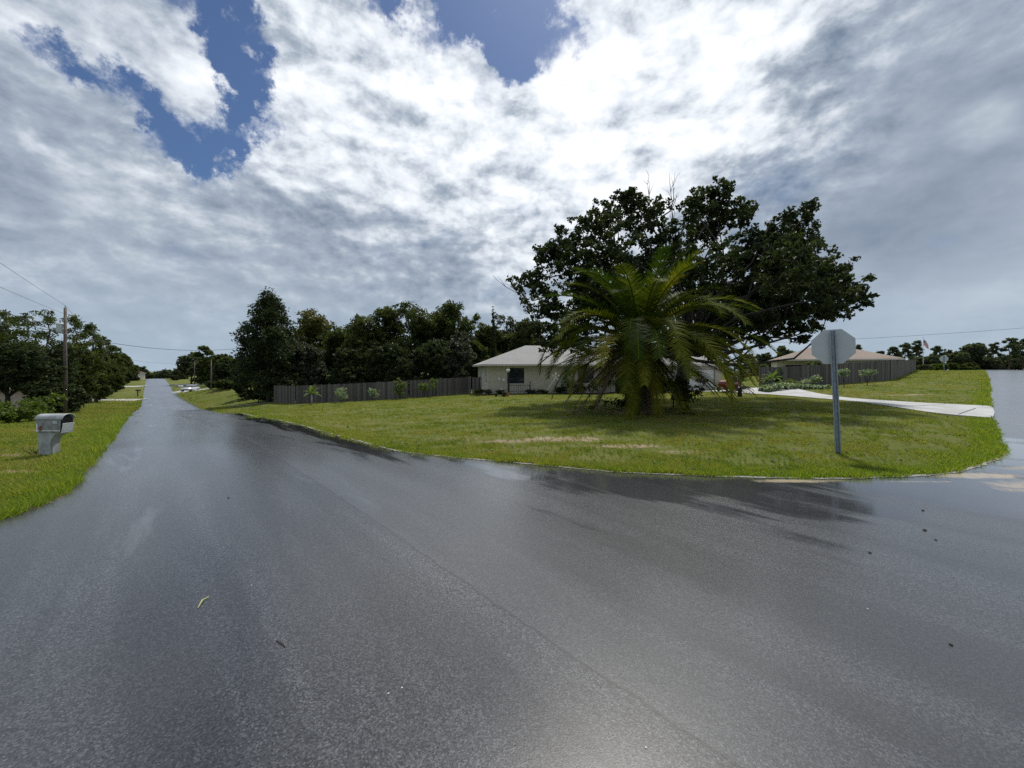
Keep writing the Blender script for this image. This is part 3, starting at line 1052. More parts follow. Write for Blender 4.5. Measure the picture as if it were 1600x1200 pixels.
# ------------------------------------------------------------------ the date palm
def palm():
    px, Y = 1000, 17.4
    x = (px - HX) / FPX * Y
    z = gz(x, Y)
    root = empty('date_palm', (x, Y, z), 0, 'large date palm with a fountain of arching fronds hanging to the lawn', 'palm tree')
    rng = np.random.RandomState(21)
    mb = MB()
    prof = []
    for i in range(34):
        zz = i * .085
        r = .34 + (.06 if i % 2 else 0) + .16 * (i / 34) ** 2
        prof.append((r, zz - .1))
    prof += [(.5, 3.0), (.28, 3.4)]
    mb.lathe(prof, 18)
    for i in range(150):                                   # stubs of cut leaf bases
        a = i * 2.39996; zz = .2 + 2.6 * i / 150
        r = .38 + .14 * (zz / 3)
        d = np.array((math.cos(a), math.sin(a), .9)); b = np.array((math.cos(a) * r, math.sin(a) * r, zz))
        mb.tube([b, b + d * .1, b + d * .2], [.075, .06, .03], 5)
    mb.build('trunk', M['palm_bark'], root, smooth=False)
    N = 98
    for i in range(N):
        t = (i + .5) / N                                   # 0 young and upright .. 1 old and hanging
        az = i * 2.39996 + rng.uniform(-.25, .25)
        t = t ** .82
        e0 = R(86) - R(112) * t ** .85 + rng.uniform(-.10, .10)
        Lf = (4.2 + 1.1 * math.sin(math.pi * min(1, t * 1.15))) * rng.uniform(.88, 1.08)
        if t < .12: Lf *= 1.0
        bend = (.9 + 1.0 * min(1, t * 2.2)) * rng.uniform(.8, 1.2)
        if t > .55: bend = rng.uniform(1.0, 1.9)
        hang = t > .73
        if hang: e0 = R(rng.uniform(-60, -2)); Lf = rng.uniform(3.6, 5.0); bend = rng.uniform(.3, .8)
        S = 15
        P = [np.array((.22 * math.cos(az), .22 * math.sin(az), 3.35 - .5 * t))]
        T = []
        sway = rng.uniform(-.35, .35)
        for k in range(S):
            s = (k + .5) / S
            e = max(e0 - bend * s ** 1.5, R(-88))
            aa = az + sway * s * s
            d = np.array((math.cos(aa) * math.cos(e), math.sin(aa) * math.cos(e), math.sin(e)))
            T.append(d)
            q = P[-1] + d * Lf / S
            if q[2] < .10: q[2] = .10 + rng.uniform(0, .05)
            P.append(q)
        P = np.array(P); T.append(T[-1]); T = np.array(T)
        dry = hang and rng.rand() < .40
        V = []; Q = []; tr = []; tn = []
        mbf = MB()
        mbf.tube(P, [.045 * (1 - .85 * k / S) + .004 for k in range(S + 1)], 5, tint=.9)
        V += mbf.v; tn += [.85] * len(mbf.v)
        Q += [f_ for f_ in mbf.f if len(f_) == 4]
        nl = 74
        side = np.array((-math.sin(az), math.cos(az), 0))
        base_t = rng.uniform(.02, .8) if t < .6 else rng.uniform(.3, .9)
        shut = .75 * min(1, max(0, (t - .7) / .25))          # old fronds fold their leaflets along the stalk
        for k in range(nl):
            s = .10 + .90 * k / nl
            fpos = s * S; i0 = min(int(fpos), S - 1); fr = fpos - i0
            p = P[i0] * (1 - fr) + P[i0 + 1] * fr
            d = T[i0] * (1 - fr) + T[min(i0 + 1, S)] * fr; d /= np.linalg.norm(d)
            sd = side - d * (side @ d); sd /= np.linalg.norm(sd)
            upv = np.cross(sd, d); upv *= (1 if upv[2] >= 0 else -1)
            ll = (1 - .2 * shut) * (.62 if dry else 1.0) * (.22 + .54 * math.sin(math.pi * min(1, s * .88 + .08)) ** .8) * rng.uniform(.85, 1.1)
            for sg in (-1, 1):
                fwd = .55 + .5 * s + rng.uniform(-.12, .12) + 1.1 * shut + (rng.uniform(-.6, .9) if dry else 0)
                v = sd * sg * .95 + d * fwd + upv * (.42 if not dry else .1) * rng.uniform(.3, 1.2)
                v /= np.linalg.norm(v)
                g = np.array((0, 0, -1.0)) * (.16 if not dry else .5)
                m_ = p + v * ll * .5
                e_ = p + v * ll + g * ll * .8
                w = d * (.020 + .008 * rng.rand()) * (.62 if dry else 1.0)
                b0 = len(V)
                V += [p - w, p + w, m_ + w * .9, m_ - w * .9, e_]
                Q.append((b0, b0 + 1, b0 + 2, b0 + 3)); tr.append((b0 + 3, b0 + 2, b0 + 4))
                tt = min(1, max(0, base_t + rng.uniform(-.2, .2) + (.35 * s if t > .55 else .1 * s)))  # tint rises towards the frond tip: sunlit yellow painted into the leaflets
                tn += [tt] * 5
        o = np_mesh('frond', np.array([tuple(v) for v in V]), [np.array(Q), np.array(tr)], M['palm_dry' if dry else 'palm_green'], root, {'tint': tn})
        if dry: o['label'] = 'dry brown hanging frond'


palm()

# ------------------------------------------------------------------ woods and trees
def woods(spec, group):
    for i, (nm, px, top, Y, w, st, leaf, lab, kw) in enumerate(spec):
        px_tree(nm, px, top, Y, w, st, leaf, 100 + i * 7 + int(px), lab, group=group, cat=kw.pop('cat', 'tree'), **kw)


woods([
    ('pine_tree', 8, 488, 38, 66, 'pine', 'pine_leaf', 'tall pine at the very left edge of the roadside woods', {}),
    ('pine_tree', 40, 494, 41, 74, 'pine', 'pine_leaf', 'bushy olive pine left of the utility pole with the transformer', {'base': .3}),
    ('pine_tree', 74, 486, 46, 56, 'pine', 'pine_leaf', 'tallest pine just left of the utility pole with the transformer', {}),
    ('pine_tree', 116, 496, 54, 56, 'pine', 'pine_leaf', 'open topped pine just right of the utility pole with the transformer', {}),
    ('pine_tree', 141, 507, 62, 50, 'pine', 'pine_leaf', 'full crowned pine between the first and second utility poles', {'base': .3}),
    ('pine_tree', 163, 527, 82, 40, 'pine', 'pine_leaf', 'pine standing behind the second utility pole on the left', {}),
    ('pine_tree', 178, 541, 100, 32, 'pine', 'pine_leaf', 'pine just right of the second utility pole on the left', {}),
    ('pine_tree', 189, 552, 122, 38, 'pine', 'pine_leaf', 'small distant pine behind the third utility pole on the left', {}),
    ('pine_tree', 200, 563, 146, 30, 'pine', 'pine_leaf', 'farthest pine of the left roadside woods by the red roof', {}),
    ('oak_tree', 12, 540, 33, 120, 'oak', 'dark_leaf', 'dark oak at the left edge in front of the pink house', {'base': .34, 'dens': 1.2}),
    ('oak_tree', 72, 540, 42, 84, 'oak', 'dark_leaf', 'dark grey green oak left of the first utility pole', {'base': .05}),
    ('oak_tree', 122, 535, 50, 60, 'oak', 'oak_leaf', 'olive oak right beside the first utility pole', {'base': .05}),
    ('oak_tree', 150, 552, 64, 44, 'oak', 'oak_leaf', 'rounded oak left of the second utility pole', {'base': .03}),
    ('oak_tree', 176, 570, 92, 34, 'oak', 'dark_leaf', 'low dark oak right of the second utility pole', {'base': .03}),
    ('oak_tree', 190, 577, 116, 30, 'oak', 'oak_leaf', 'low olive oak by the third utility pole on the left', {'base': .02}),
    ('oak_tree', 200, 579, 138, 24, 'oak', 'dark_leaf', 'low dark oak in front of the red roofed house', {'base': .02}),
    ('oak_tree', 166, 560, 78, 38, 'oak', 'oak_leaf', 'olive oak right behind the second utility pole', {'base': .03}),
    ('oak_tree', -40, 500, 40, 110, 'oak', 'dark_leaf', 'wide dark oak cut by the left edge of the view', {'base': .1}),
], 'trees of the woods along the left side of the road')
woods([
    ('dark_bush', 98, 596, 37, 66, 'shrub', 'dark_leaf', 'large dark green bush below the first utility pole', {'cat': 'bush'}),
    ('dark_bush', 131, 600, 54, 30, 'shrub', 'dark_leaf', 'small dark bush at the lawn edge right of the large dark bush', {'cat': 'bush'}),
    ('green_bush', 62, 615, 26, 52, 'shrub', 'bright_leaf', 'bright green bush directly behind the grey mailbox', {'cat': 'bush'}),
    ('green_bush', 30, 630, 21, 66, 'shrub', 'bright_leaf', 'spreading light green bush left of the grey mailbox', {'cat': 'bush'}),
    ('green_bush', -4, 622, 20, 44, 'shrub', 'bright_leaf', 'bright green bush cut by the left edge of the view', {'cat': 'bush'}),
    ('dark_bush', 155, 597, 70, 30, 'shrub', 'oak_leaf', 'olive bush at the foot of the second utility pole', {'cat': 'bush'}),
    ('dark_bush', 182, 592, 100, 20, 'shrub', 'dark_leaf', 'distant dark bush by the third utility pole', {'cat': 'bush'}),
], 'bushes along the left verge')
woods([
    ('magnolia_tree', 420, 455, 45, 128, 'cone', 'dark_leaf', 'tall dark cone shaped tree at the far end of the grey fence', {'dens': 1.5}),
    ('oak_tree', 490, 484, 62, 80, 'oak', 'yellow_leaf', 'yellow green tree right of the dark cone shaped tree', {'dens': .9, 'base': .1}),
    ('oak_tree', 472, 532, 47, 76, 'oak', 'grey_leaf', 'low greyish oak just right of the dark cone shaped tree', {'base': .05}),
    ('oak_tree', 530, 496, 55, 84, 'oak', 'oak_leaf', 'round green oak above the banana plant', {'base': .1}),
    ('oak_tree', 572, 490, 51, 90, 'oak', 'oak_leaf', 'dense oak above the middle of the grey fence', {'base': .08}),
    ('oak_tree', 608, 474, 53, 66, 'oak', 'oak_leaf', 'tall oak left of the pointed gap over the grey fence', {'base': .15}),
    ('oak_tree', 650, 468, 52, 84, 'oak', 'oak_leaf', 'tallest spreading oak over the right half of the grey fence', {'base': .15}),
    ('oak_tree', 693, 473, 55, 76, 'oak', 'oak_leaf', 'open crowned oak with grey green leaves left of the house', {'base': .12}),
    ('oak_tree', 548, 545, 46, 74, 'oak', 'dark_leaf', 'low black green oak behind the fence near the banana plant', {'base': .02}),
    ('oak_tree', 612, 540, 45, 84, 'oak', 'dark_leaf', 'low black green oak behind the middle of the fence', {'base': .02}),
    ('oak_tree', 672, 535, 46, 74, 'oak', 'dark_leaf', 'low dark oak behind the fence above the yellow tipped shrub', {'base': .02}),
    ('oak_tree', 716, 518, 50, 60, 'oak', 'grey_leaf', 'grey green mossy oak behind the right end of the fence', {'base': .05}),
    ('pine_tree', 744, 494, 62, 34, 'pine', 'pine_leaf', 'slim pine left of the cypress', {'base': .25}),
    ('oak_tree', 744, 535, 55, 46, 'oak', 'oak_leaf', 'low olive oak between the pine and the cypress', {'base': .03}),
    ('oak_tree', 792, 512, 60, 54, 'oak', 'oak_leaf', 'olive tree right of the cypress behind the house roof', {'base': .05}),
    ('oak_tree', 722, 500, 58, 66, 'oak', 'oak_leaf', 'full green oak just left of the slim pine', {'base': .05}),
    ('oak_tree', 760, 512, 60, 60, 'oak', 'oak_leaf', 'green oak right behind the cypress', {'base': .03}),
    ('oak_tree', 812, 506, 58, 60, 'oak', 'oak_leaf', 'green oak above the roof slope right of the cypress', {'base': .03}),
    ('oak_tree', 792, 486, 74, 50, 'oak', 'grey_leaf', 'thin grey leaved tree farthest behind the house roof', {'dens': .5}),
    ('oak_tree', 832, 500, 66, 60, 'oak', 'grey_leaf', 'grey green tree behind the roof ridge beside the big tree', {'base': .1}),
    ('oak_tree', 880, 520, 62, 70, 'oak', 'oak_leaf', 'oak behind the roof ridge hidden partly by the palm', {'base': .1}),
    ('oak_tree', 376, 560, 60, 40, 'oak', 'dark_leaf', 'low dark oak left of the cone shaped tree', {'base': .02}),
    ('oak_tree', 352, 566, 78, 44, 'oak', 'dark_leaf', 'dark round oak above the driveway of the silver car', {'base': .02}),
    ('oak_tree', 346, 554, 98, 40, 'oak', 'oak_leaf', 'oak behind the right roadside utility poles', {'base': .1}),
    ('pine_tree', 322, 542, 106, 40, 'pine', 'pine_leaf', 'tallest pine right of the distant road', {'base': .05, 'dens': 1.6}),
    ('oak_tree', 299, 550, 116, 42, 'oak', 'far_leaf', 'broad tree nearest the distant right road edge', {'base': .05}),
    ('oak_tree', 312, 568, 112, 34, 'oak', 'far_leaf', 'low olive oak behind the silver car', {'base': .03}),
    ('oak_tree', 281, 576, 150, 24, 'oak', 'far_leaf', 'small distant oak at the right of the road crest', {'base': .03}),
    ('dark_bush', 273, 584, 140, 10, 'shrub', 'dark_leaf', 'small dark bush on the distant right road bank', {'cat': 'bush'}),
], 'trees of the woods right of the road')
woods([
    ('oak_tree', 215, 574, 190, 26, 'oak', 'far_leaf', 'distant oak left of the road crest above the white van', {'base': .02}),
    ('oak_tree', 232, 582, 240, 24, 'oak', 'far_leaf', 'low distant oak straight above the road crest on its left', {'base': .01}),
    ('oak_tree', 246, 581, 250, 24, 'oak', 'far_leaf', 'low distant oak straight above the road crest in its middle', {'base': .01}),
    ('oak_tree', 261, 578, 240, 26, 'oak', 'far_leaf', 'low distant oak straight above the road crest on its right', {'base': .01}),
    ('oak_tree', 224, 584, 300, 26, 'oak', 'far_leaf', 'farthest oak left above the road crest', {'base': .01}),
    ('oak_tree', 270, 584, 300, 26, 'oak', 'far_leaf', 'farthest oak right above the road crest', {'base': .01}),
    ('oak_tree', 250, 586, 320, 40, 'oak', 'far_leaf', 'farthest oak in the middle above the road crest', {'base': .01}),
], 'far trees beyond the road crest')
woods([
    ('understory_bush', 378, 592, 50, 30, 'shrub', 'dark_leaf', 'dark bush at the foot of the cone shaped tree on its left', {'cat': 'bush'}),
    ('understory_bush', 404, 598, 46, 34, 'shrub', 'dark_leaf', 'dark bush directly below the cone shaped tree', {'cat': 'bush'}),
    ('understory_bush', 356, 594, 66, 34, 'shrub', 'oak_leaf', 'olive bush on the bank left of the cone shaped tree', {'cat': 'bush'}),
    ('understory_bush', 338, 592, 84, 32, 'shrub', 'dark_leaf', 'dark bush on the bank above the silver car drive', {'cat': 'bush'}),
    ('understory_bush', 318, 588, 118, 30, 'shrub', 'far_leaf', 'bush under the pines right of the distant road', {'cat': 'bush'}),
    ('understory_bush', 446, 584, 50, 56, 'shrub', 'dark_leaf', 'dark bush filling the gap behind the far end of the fence', {'cat': 'bush'}),
    ('understory_bush', 492, 578, 52, 62, 'shrub', 'dark_leaf', 'dark bush behind the fence directly above the banana plant', {'cat': 'bush'}),
    ('understory_bush', 540, 576, 50, 66, 'shrub', 'dark_leaf', 'dark bush behind the fence above the second small shrub', {'cat': 'bush'}),
    ('understory_bush', 590, 574, 50, 66, 'shrub', 'dark_leaf', 'dark bush behind the fence above the smallest shrub', {'cat': 'bush'}),
    ('understory_bush', 640, 570, 52, 66, 'shrub', 'dark_leaf', 'dark bush behind the fence above the tallest shrub', {'cat': 'bush'}),
    ('understory_bush', 690, 566, 52, 66, 'shrub', 'dark_leaf', 'dark bush behind the fence right of the row of shrubs', {'cat': 'bush'}),
    ('understory_bush', 734, 560, 54, 56, 'shrub', 'oak_leaf', 'olive bush behind the right end of the grey fence', {'cat': 'bush'}),
    ('understory_bush', 775, 548, 58, 56, 'shrub', 'oak_leaf', 'olive bush behind the left eave of the house', {'cat': 'bush'}),
    ('understory_bush', 1184, 566, 62, 44, 'shrub', 'far_leaf', 'pale bush behind the left end of the dark fence', {'cat': 'bush'}),
    ('understory_bush', 62, 580, 33, 46, 'shrub', 'dark_leaf', 'dark bush right of the pink house wall', {'cat': 'bush'}),
], 'dark bushes under the trees')
# slender cypress
x_, Y_ = (770.5 - HX) / FPX * 50, 50
z_ = gz(x_, Y_)
hc = CAMZ - (482 - HY) / FPX * Y_ - z_
make_tree('cypress_tree', (x_, Y_, z_), [(0, 0, hc * (i + .5) / 30, (.52 * (1 - (i / 30) ** 1.8) + .05), (.52 * (1 - (i / 30) ** 1.8) + .05), hc / 22) for i in range(30)], hc * .3, .1, 700, 18, .14, .2, .4,
          'dark_leaf', 'bark', 77, 'narrow dark pencil shaped cypress behind the left end of the house', 'tree', twigs=0, trunk_top=(0, 0, hc * .97), shell=.3)
woods([
    ('oak_tree', 1226, 541, 85, 30, 'oak', 'far_leaf', 'round tree left behind the tan roofed house', {'dens': .8}),
    ('oak_tree', 1196, 552, 80, 30, 'oak', 'far_leaf', 'low tree between the big tree and the tan roofed house', {'base': .05}),
    ('oak_tree', 1168, 552, 76, 36, 'oak', 'far_leaf', 'low tree behind the right end of the near house', {'base': .05}),
    ('oak_tree', 1270, 552, 44, 24, 'shrub', 'far_leaf', 'olive tree in front of the tan roofed house left of the stop sign', {}),
    ('pine_tree', 1341, 540, 90, 12, 'pine', 'far_leaf', 'single pine top showing over the tan roof beside the stop sign', {}),
    ('pine_tree', 1376, 549, 95, 18, 'pine', 'far_leaf', 'pine at the right end of the tan roof', {}),
    ('pine_tree', 1394, 543, 92, 20, 'pine', 'far_leaf', 'pine above the dark fence end', {'base': .2}),
    ('pine_tree', 1414, 538, 96, 24, 'pine', 'far_leaf', 'dense pine left of the flagpole', {'base': .2}),
    ('pine_tree', 1433, 533, 98, 22, 'pine', 'far_leaf', 'leaning top pine touching the flagpole', {'base': .2}),
    ('pine_tree', 1464, 541, 100, 24, 'pine', 'far_leaf', 'pine just right of the flag', {'base': .1}),
    ('pine_tree', 1484, 547, 104, 18, 'pine', 'far_leaf', 'low pine right of the distant stop sign', {'base': .1}),
    ('oak_tree', 1497, 552, 98, 28, 'oak', 'far_leaf', 'low round tree in the gap between the right pines', {'base': .03}),
    ('oak_tree', 1520, 537, 100, 34, 'oak', 'far_leaf', 'tall round tree left of the side street crest', {'base': .05}),
    ('pine_tree', 1553, 536, 104, 20, 'pine', 'far_leaf', 'thin pine standing alone over the side street crest', {}),
    ('pine_tree', 1577, 529, 102, 28, 'pine', 'far_leaf', 'tallest pine over the side street crest', {'base': .15}),
    ('pine_tree', 1598, 531, 104, 26, 'pine', 'far_leaf', 'pine cut by the right edge of the view', {'base': .15}),
    ('pine_tree', 1622, 530, 108, 30, 'pine', 'far_leaf', 'pine just outside the right edge of the view', {'base': .15}),
    ('oak_tree', 1450, 558, 88, 36, 'oak', 'far_leaf', 'low tree below the flag', {'base': .02}),
    ('oak_tree', 1400, 562, 82, 34, 'oak', 'far_leaf', 'low pale tree behind the far end of the dark fence', {'base': .02}),
    ('oak_tree', 1540, 560, 100, 36, 'oak', 'far_leaf', 'low tree at the left of the side street crest', {'base': .02}),
    ('oak_tree', 1576, 556, 112, 44, 'oak', 'far_leaf', 'low tree behind the side street crest', {'base': .02}),
    ('oak_tree', 1606, 556, 112, 36, 'oak', 'far_leaf', 'low tree at the right edge over the side street', {'base': .02}),
], 'trees beyond the right lawn')
woods([
    ('green_bush', 1440, 571, 80, 22, 'shrub', 'far_leaf', 'low bush at the lawn edge below the flagpole', {'cat': 'bush'}),
    ('green_bush', 1464, 570, 84, 26, 'shrub', 'bright_leaf', 'bright bush at the lawn edge left of the distant stop sign', {'cat': 'bush'}),
    ('dark_bush', 1486, 568, 90, 24, 'shrub', 'oak_leaf', 'dark bush at the lawn edge right of the distant stop sign', {'cat': 'bush'}),
    ('dark_bush', 1512, 567, 94, 28, 'shrub', 'oak_leaf', 'dark bush at the far lawn edge near the side street', {'cat': 'bush'}),
    ('dark_bush', 1412, 568, 76, 18, 'shrub', 'bright_leaf', 'light bush against the end of the dark fence', {'cat': 'bush'}),
], 'bushes along the far lawn edge')


# ------------------------------------------------------------------ fences
def fence(name, pts, h, label, posts_each=2.4, seed=1, bw=.14):
    rng = random.Random(seed)
    p0 = pts[0]
    root = empty(name, (p0[0], p0[1], gz(*p0)), 0, label, 'fence')
    o = Vector((p0[0], p0[1], gz(*p0)))
    boards, rails = MB(), MB()
    posts = []
    for a, b in zip(pts[:-1], pts[1:]):
        a2, b2 = Vector(a), Vector(b)
        L = (b2 - a2).length
        d = (b2 - a2) / L
        ang = math.atan2(d.y, d.x)
        n = int(L / bw)
        zs = zbase([(a2 + d * (i + .5) * bw) for i in range(n)])
        for i in range(n):
            c = a2 + d * (i + .5) * bw
            hh = h + rng.uniform(-.035, .02)
            m = Matrix.Translation(Vector((c.x, c.y, zs[i])) - o) @ Matrix.Rotation(ang + rng.uniform(-.02, .02), 4, 'Z') @ Matrix.Rotation(rng.uniform(-.008, .008), 4, 'Y')
            boards.box((-bw * .48, -.011, -.12), (bw * .48, .011, hh), m, rng.uniform(.05, .95))
        for zz in (.35, h * .52, h - .3):
            rails.tube([Vector((q.x, q.y + .05, gz(q.x, q.y) + zz)) - o for q in [a2 + d * L * k / 8 for k in range(9)]], .04, 4)
        k = max(1, int(L / posts_each))
        posts += [a2 + d * L * j / k for j in range(k + 1)]
    boards.build('board_panel', M['fence_wood'], root)
    rails.build('rail', M['fence_wood'], root)
    for q in posts:
        z = gz(q.x, q.y)
        MB().box((-.05, .03, -.2), (.05, .12, h + .05), None, rng.random()).build('post', M['fence_wood'], root).location = Vector((q.x, q.y, z)) - o
    return root


def xy(px, Y): return ((px - HX) / FPX * Y, Y)


fence('board_fence', [xy(428, 41.5), xy(462, 39.6), xy(540, 39.5), xy(640, 39.5), xy(735, 40.5)], 1.83, 'weathered grey board fence on the lawn left of the house', seed=3)
fence('gate_fence', [xy(738.5, 40.6), xy(750, 40.2)], 1.75, 'short dark brown board gate between the grey fence and the house', seed=5)
fence('board_fence', [xy(1188, 34), xy(1392, 38.6), xy(1412, 52), xy(1431, 71)], 1.95, 'long dark board fence on the rise right of the driveway', seed=4)


# ------------------------------------------------------------------ roofs and houses
def hip_roof(x0, x1, y0, y1, ze, zr, over=.55, ridge_y=None):
    """hip roof with a thin fascia; returns roof mesh and fascia mesh"""
    a0, a1, b0, b1 = x0 - over, x1 + over, y0 - over, y1 + over
    hd = min((b1 - b0), (a1 - a0)) / 2
    ym = (b0 + b1) / 2; xm = (a0 + a1) / 2
    if (a1 - a0) >= (b1 - b0):
        r = [(a0 + hd, ym, zr), (a1 - hd, ym, zr)]
        top = [(0, 1, 5, 4), (1, 2, 5), (2, 3, 4, 5), (3, 0, 4)]
    else:
        r = [(xm, b0 + hd, zr), (xm, b1 - hd, zr)]
        top = [(0, 1, 4), (1, 2, 5, 4), (2, 3, 5), (3, 0, 4, 5)]
    e = [(a0, b0, ze), (a1, b0, ze), (a1, b1, ze), (a0, b1, ze)]
    rf = MB().add(e + r, top)
    k = .16
    fa = MB()
    fa.box((a0 + .01, b0 + .01, ze - k), (a1 - .01, b0 + .05, ze - .01)); fa.box((a0 + .01, b1 - .05, ze - k), (a1 - .01, b1 - .01, ze - .01))
    fa.box((a0 + .01, b0 + .05, ze - k), (a0 + .05, b1 - .05, ze - .01)); fa.box((a1 - .05, b0 + .05, ze - k), (a1 - .01, b1 - .05, ze - .01))
    fa.box((a0 + .05, b0 + .05, ze - .12), (a1 - .05, b1 - .05, ze - .09))
    return rf, fa


def wall_with_holes(mb, axis, c, t, u0, u1, z0, z1, holes):
    """a wall sheet of thickness t with rectangular openings, cut into boxes that butt"""
    us = sorted({u0, u1} | {h[0] for h in holes} | {h[1] for h in holes})
    for a, b in zip(us[:-1], us[1:]):
        hs = sorted([(h[2], h[3]) for h in holes if h[0] <= a + 1e-6 and h[1] >= b - 1e-6])
        z = z0
        for lo, hi in hs + [(z1, z1)]:
            if lo > z + 1e-6:
                if axis == 'x': mb.box((a, c, z), (b, c + t, lo))
                else: mb.box((c, a, z), (c + t, b, lo))
            z = max(z, hi)


def window(parent, loc, w, h, rz=0., bars=(1, 2), curtain=True, fmat='dark_iron', sill=True):
    f_ = MB()
    t = .05
    f_.box((-w / 2, -.03, 0), (-w / 2 + t, .05, h)); f_.box((w / 2 - t, -.03, 0), (w / 2, .05, h))
    f_.box((-w / 2 + t, -.03, 0), (w / 2 - t, .05, t)); f_.box((-w / 2 + t, -.03, h - t), (w / 2 - t, .05, h))
    f_.box((-w / 2 + t, -.02, h * .5 - .02), (w / 2 - t, .03, h * .5 + .02))
    o = f_.build('window', M[fmat], parent)
    o.location = loc; o.rotation_euler = (0, 0, rz)
    MB().box((-w / 2 + t, .035, t), (w / 2 - t, .043, h - t)).build('pane', M['window_glass'], o)
    if curtain:
        cb = MB()
        n = 26
        pts = []
        for i in range(n + 1):
            u = -w / 2 + .06 + (w - .12) * i / n
            pts.append((u, .11 + .02 * math.sin(i * 1.9)))
        cb.add([(p[0], p[1], .06) for p in pts] + [(p[0], p[1], h - .06) for p in pts], [(i, i + 1, n + 2 + i, n + 1 + i) for i in range(n)])
        cb.build('curtain', M['curtain'], o)
    if sill:
        MB().box((-w / 2 - .06, -.07, -.07), (w / 2 + .06, .05, -.003)).build('sill', M['trim'], o)
    return o


HOUSE_ROT = 11


def main_house():
    hx, hy = (763 - HX) / FPX * 35, 35.0
    z = -.36
    root = empty('bungalow', (hx, hy, z), R(HOUSE_ROT), 'beige bungalow with a grey hip roof behind the palm', 'house')
    H = 2.55
    w = MB()
    wall_with_holes(w, 'x', 0, .2, 0, 15.5, -.5, H, [(1.75, 3.35, .95, 2.38), (8.6, 10.2, .95, 2.35), (12.4, 13.4, 0.02, 2.1)])
    wall_with_holes(w, 'y', 0, .2, .2, 9.0, -.5, H, [(1.3, 2.5, .85, 2.3), (5.6, 6.8, .95, 2.3)])
    w.box((.2, 8.8, -.5), (22.5, 9.0, H))
    wall_with_holes(w, 'x', -2.0, .2, 15.5, 22.5, -.5, H, [(16.9, 21.75, -.1, 2.25)])
    w.box((15.5, -1.8, -.5), (15.7, 0, H)); w.box((22.3, -1.8, -.5), (22.5, 8.8, H))
    w.box((15.5, 0, -.5), (15.7, .2, H))
    w.build('wall', M['stucco'], root)
    for q in (21.78,):
        MB().box((q, -2.06, -.4), (q + .75, -2.003, H)).build('corner_pilaster', M['stucco'], root)
    rf, fa = hip_roof(0, 26.2, 0, 9, 2.72, 4.75, .6)
    ro = rf.build('roof', M['grey_shingle'], root)
    fa.build('fascia', M['trim'], ro)
    rf, fa = hip_roof(15.5, 22.5, -2.0, 6.5, 2.735, 4.35, .58)
    ro = rf.build('roof', M['grey_shingle'], root)
    fa.build('fascia', M['trim'], ro)
    window(root, (2.55, .06, .95), 1.6, 1.43)
    window(root, (9.4, .06, .95), 1.6, 1.40)
    window(root, (.06, 1.9, .85), 1.2, 1.45, R(-90), fmat='white_paint')
    window(root, (.06, 6.2, .95), 1.2, 1.35, R(-90), fmat='white_paint')
    # front door and garage door
    d = MB().box((12.4, .06, .02), (13.4, .11, 2.1)).build('door', M['dark_iron'], root)
    MB().tube([(13.25, .0, 1.0), (13.25, .05, 1.0)], .03, 8).build('handle', M['galvanised'], d)
    g = MB()
    for i in range(4):
        g.box((16.92, -1.93, -.08 + i * .58), (21.73, -1.88, -.08 + i * .58 + .565))
        for k in range(6):
            g.box((17.02 + k * .79, -1.944, .02 + i * .58), (17.02 + k * .79 + .66, -1.93, .02 + i * .58 + .36))
    g.build('garage_door', M['white_paint'], root)
    # carport posts
    for q in (.3, 8.6):
        MB().box((26.0, q, -.4), (26.14, q + .14, 2.6)).build('carport_post', M['trim'], root)
    # trellis with a vine on the left wall
    tr = MB()
    for i in range(6): tr.box((-.06, 3.0 + i * .18, .1), (-.035, 3.02 + i * .18, 1.9))
    for i in range(9): tr.box((-.085, 2.98, .2 + i * .2), (-.063, 3.94, .22 + i * .2))
    tr.build('trellis', M['white_paint'], root)
    return root, hx, hy, z


house, hhx, hhy, hhz = main_house()
hm = Matrix.Translation((hhx, hhy, hhz)) @ Matrix.Rotation(R(HOUSE_ROT), 4, 'Z')
def hp(x, y): 
    p = hm @ Vector((x, y, 0)); return p.x, p.y, gz(p.x, p.y)


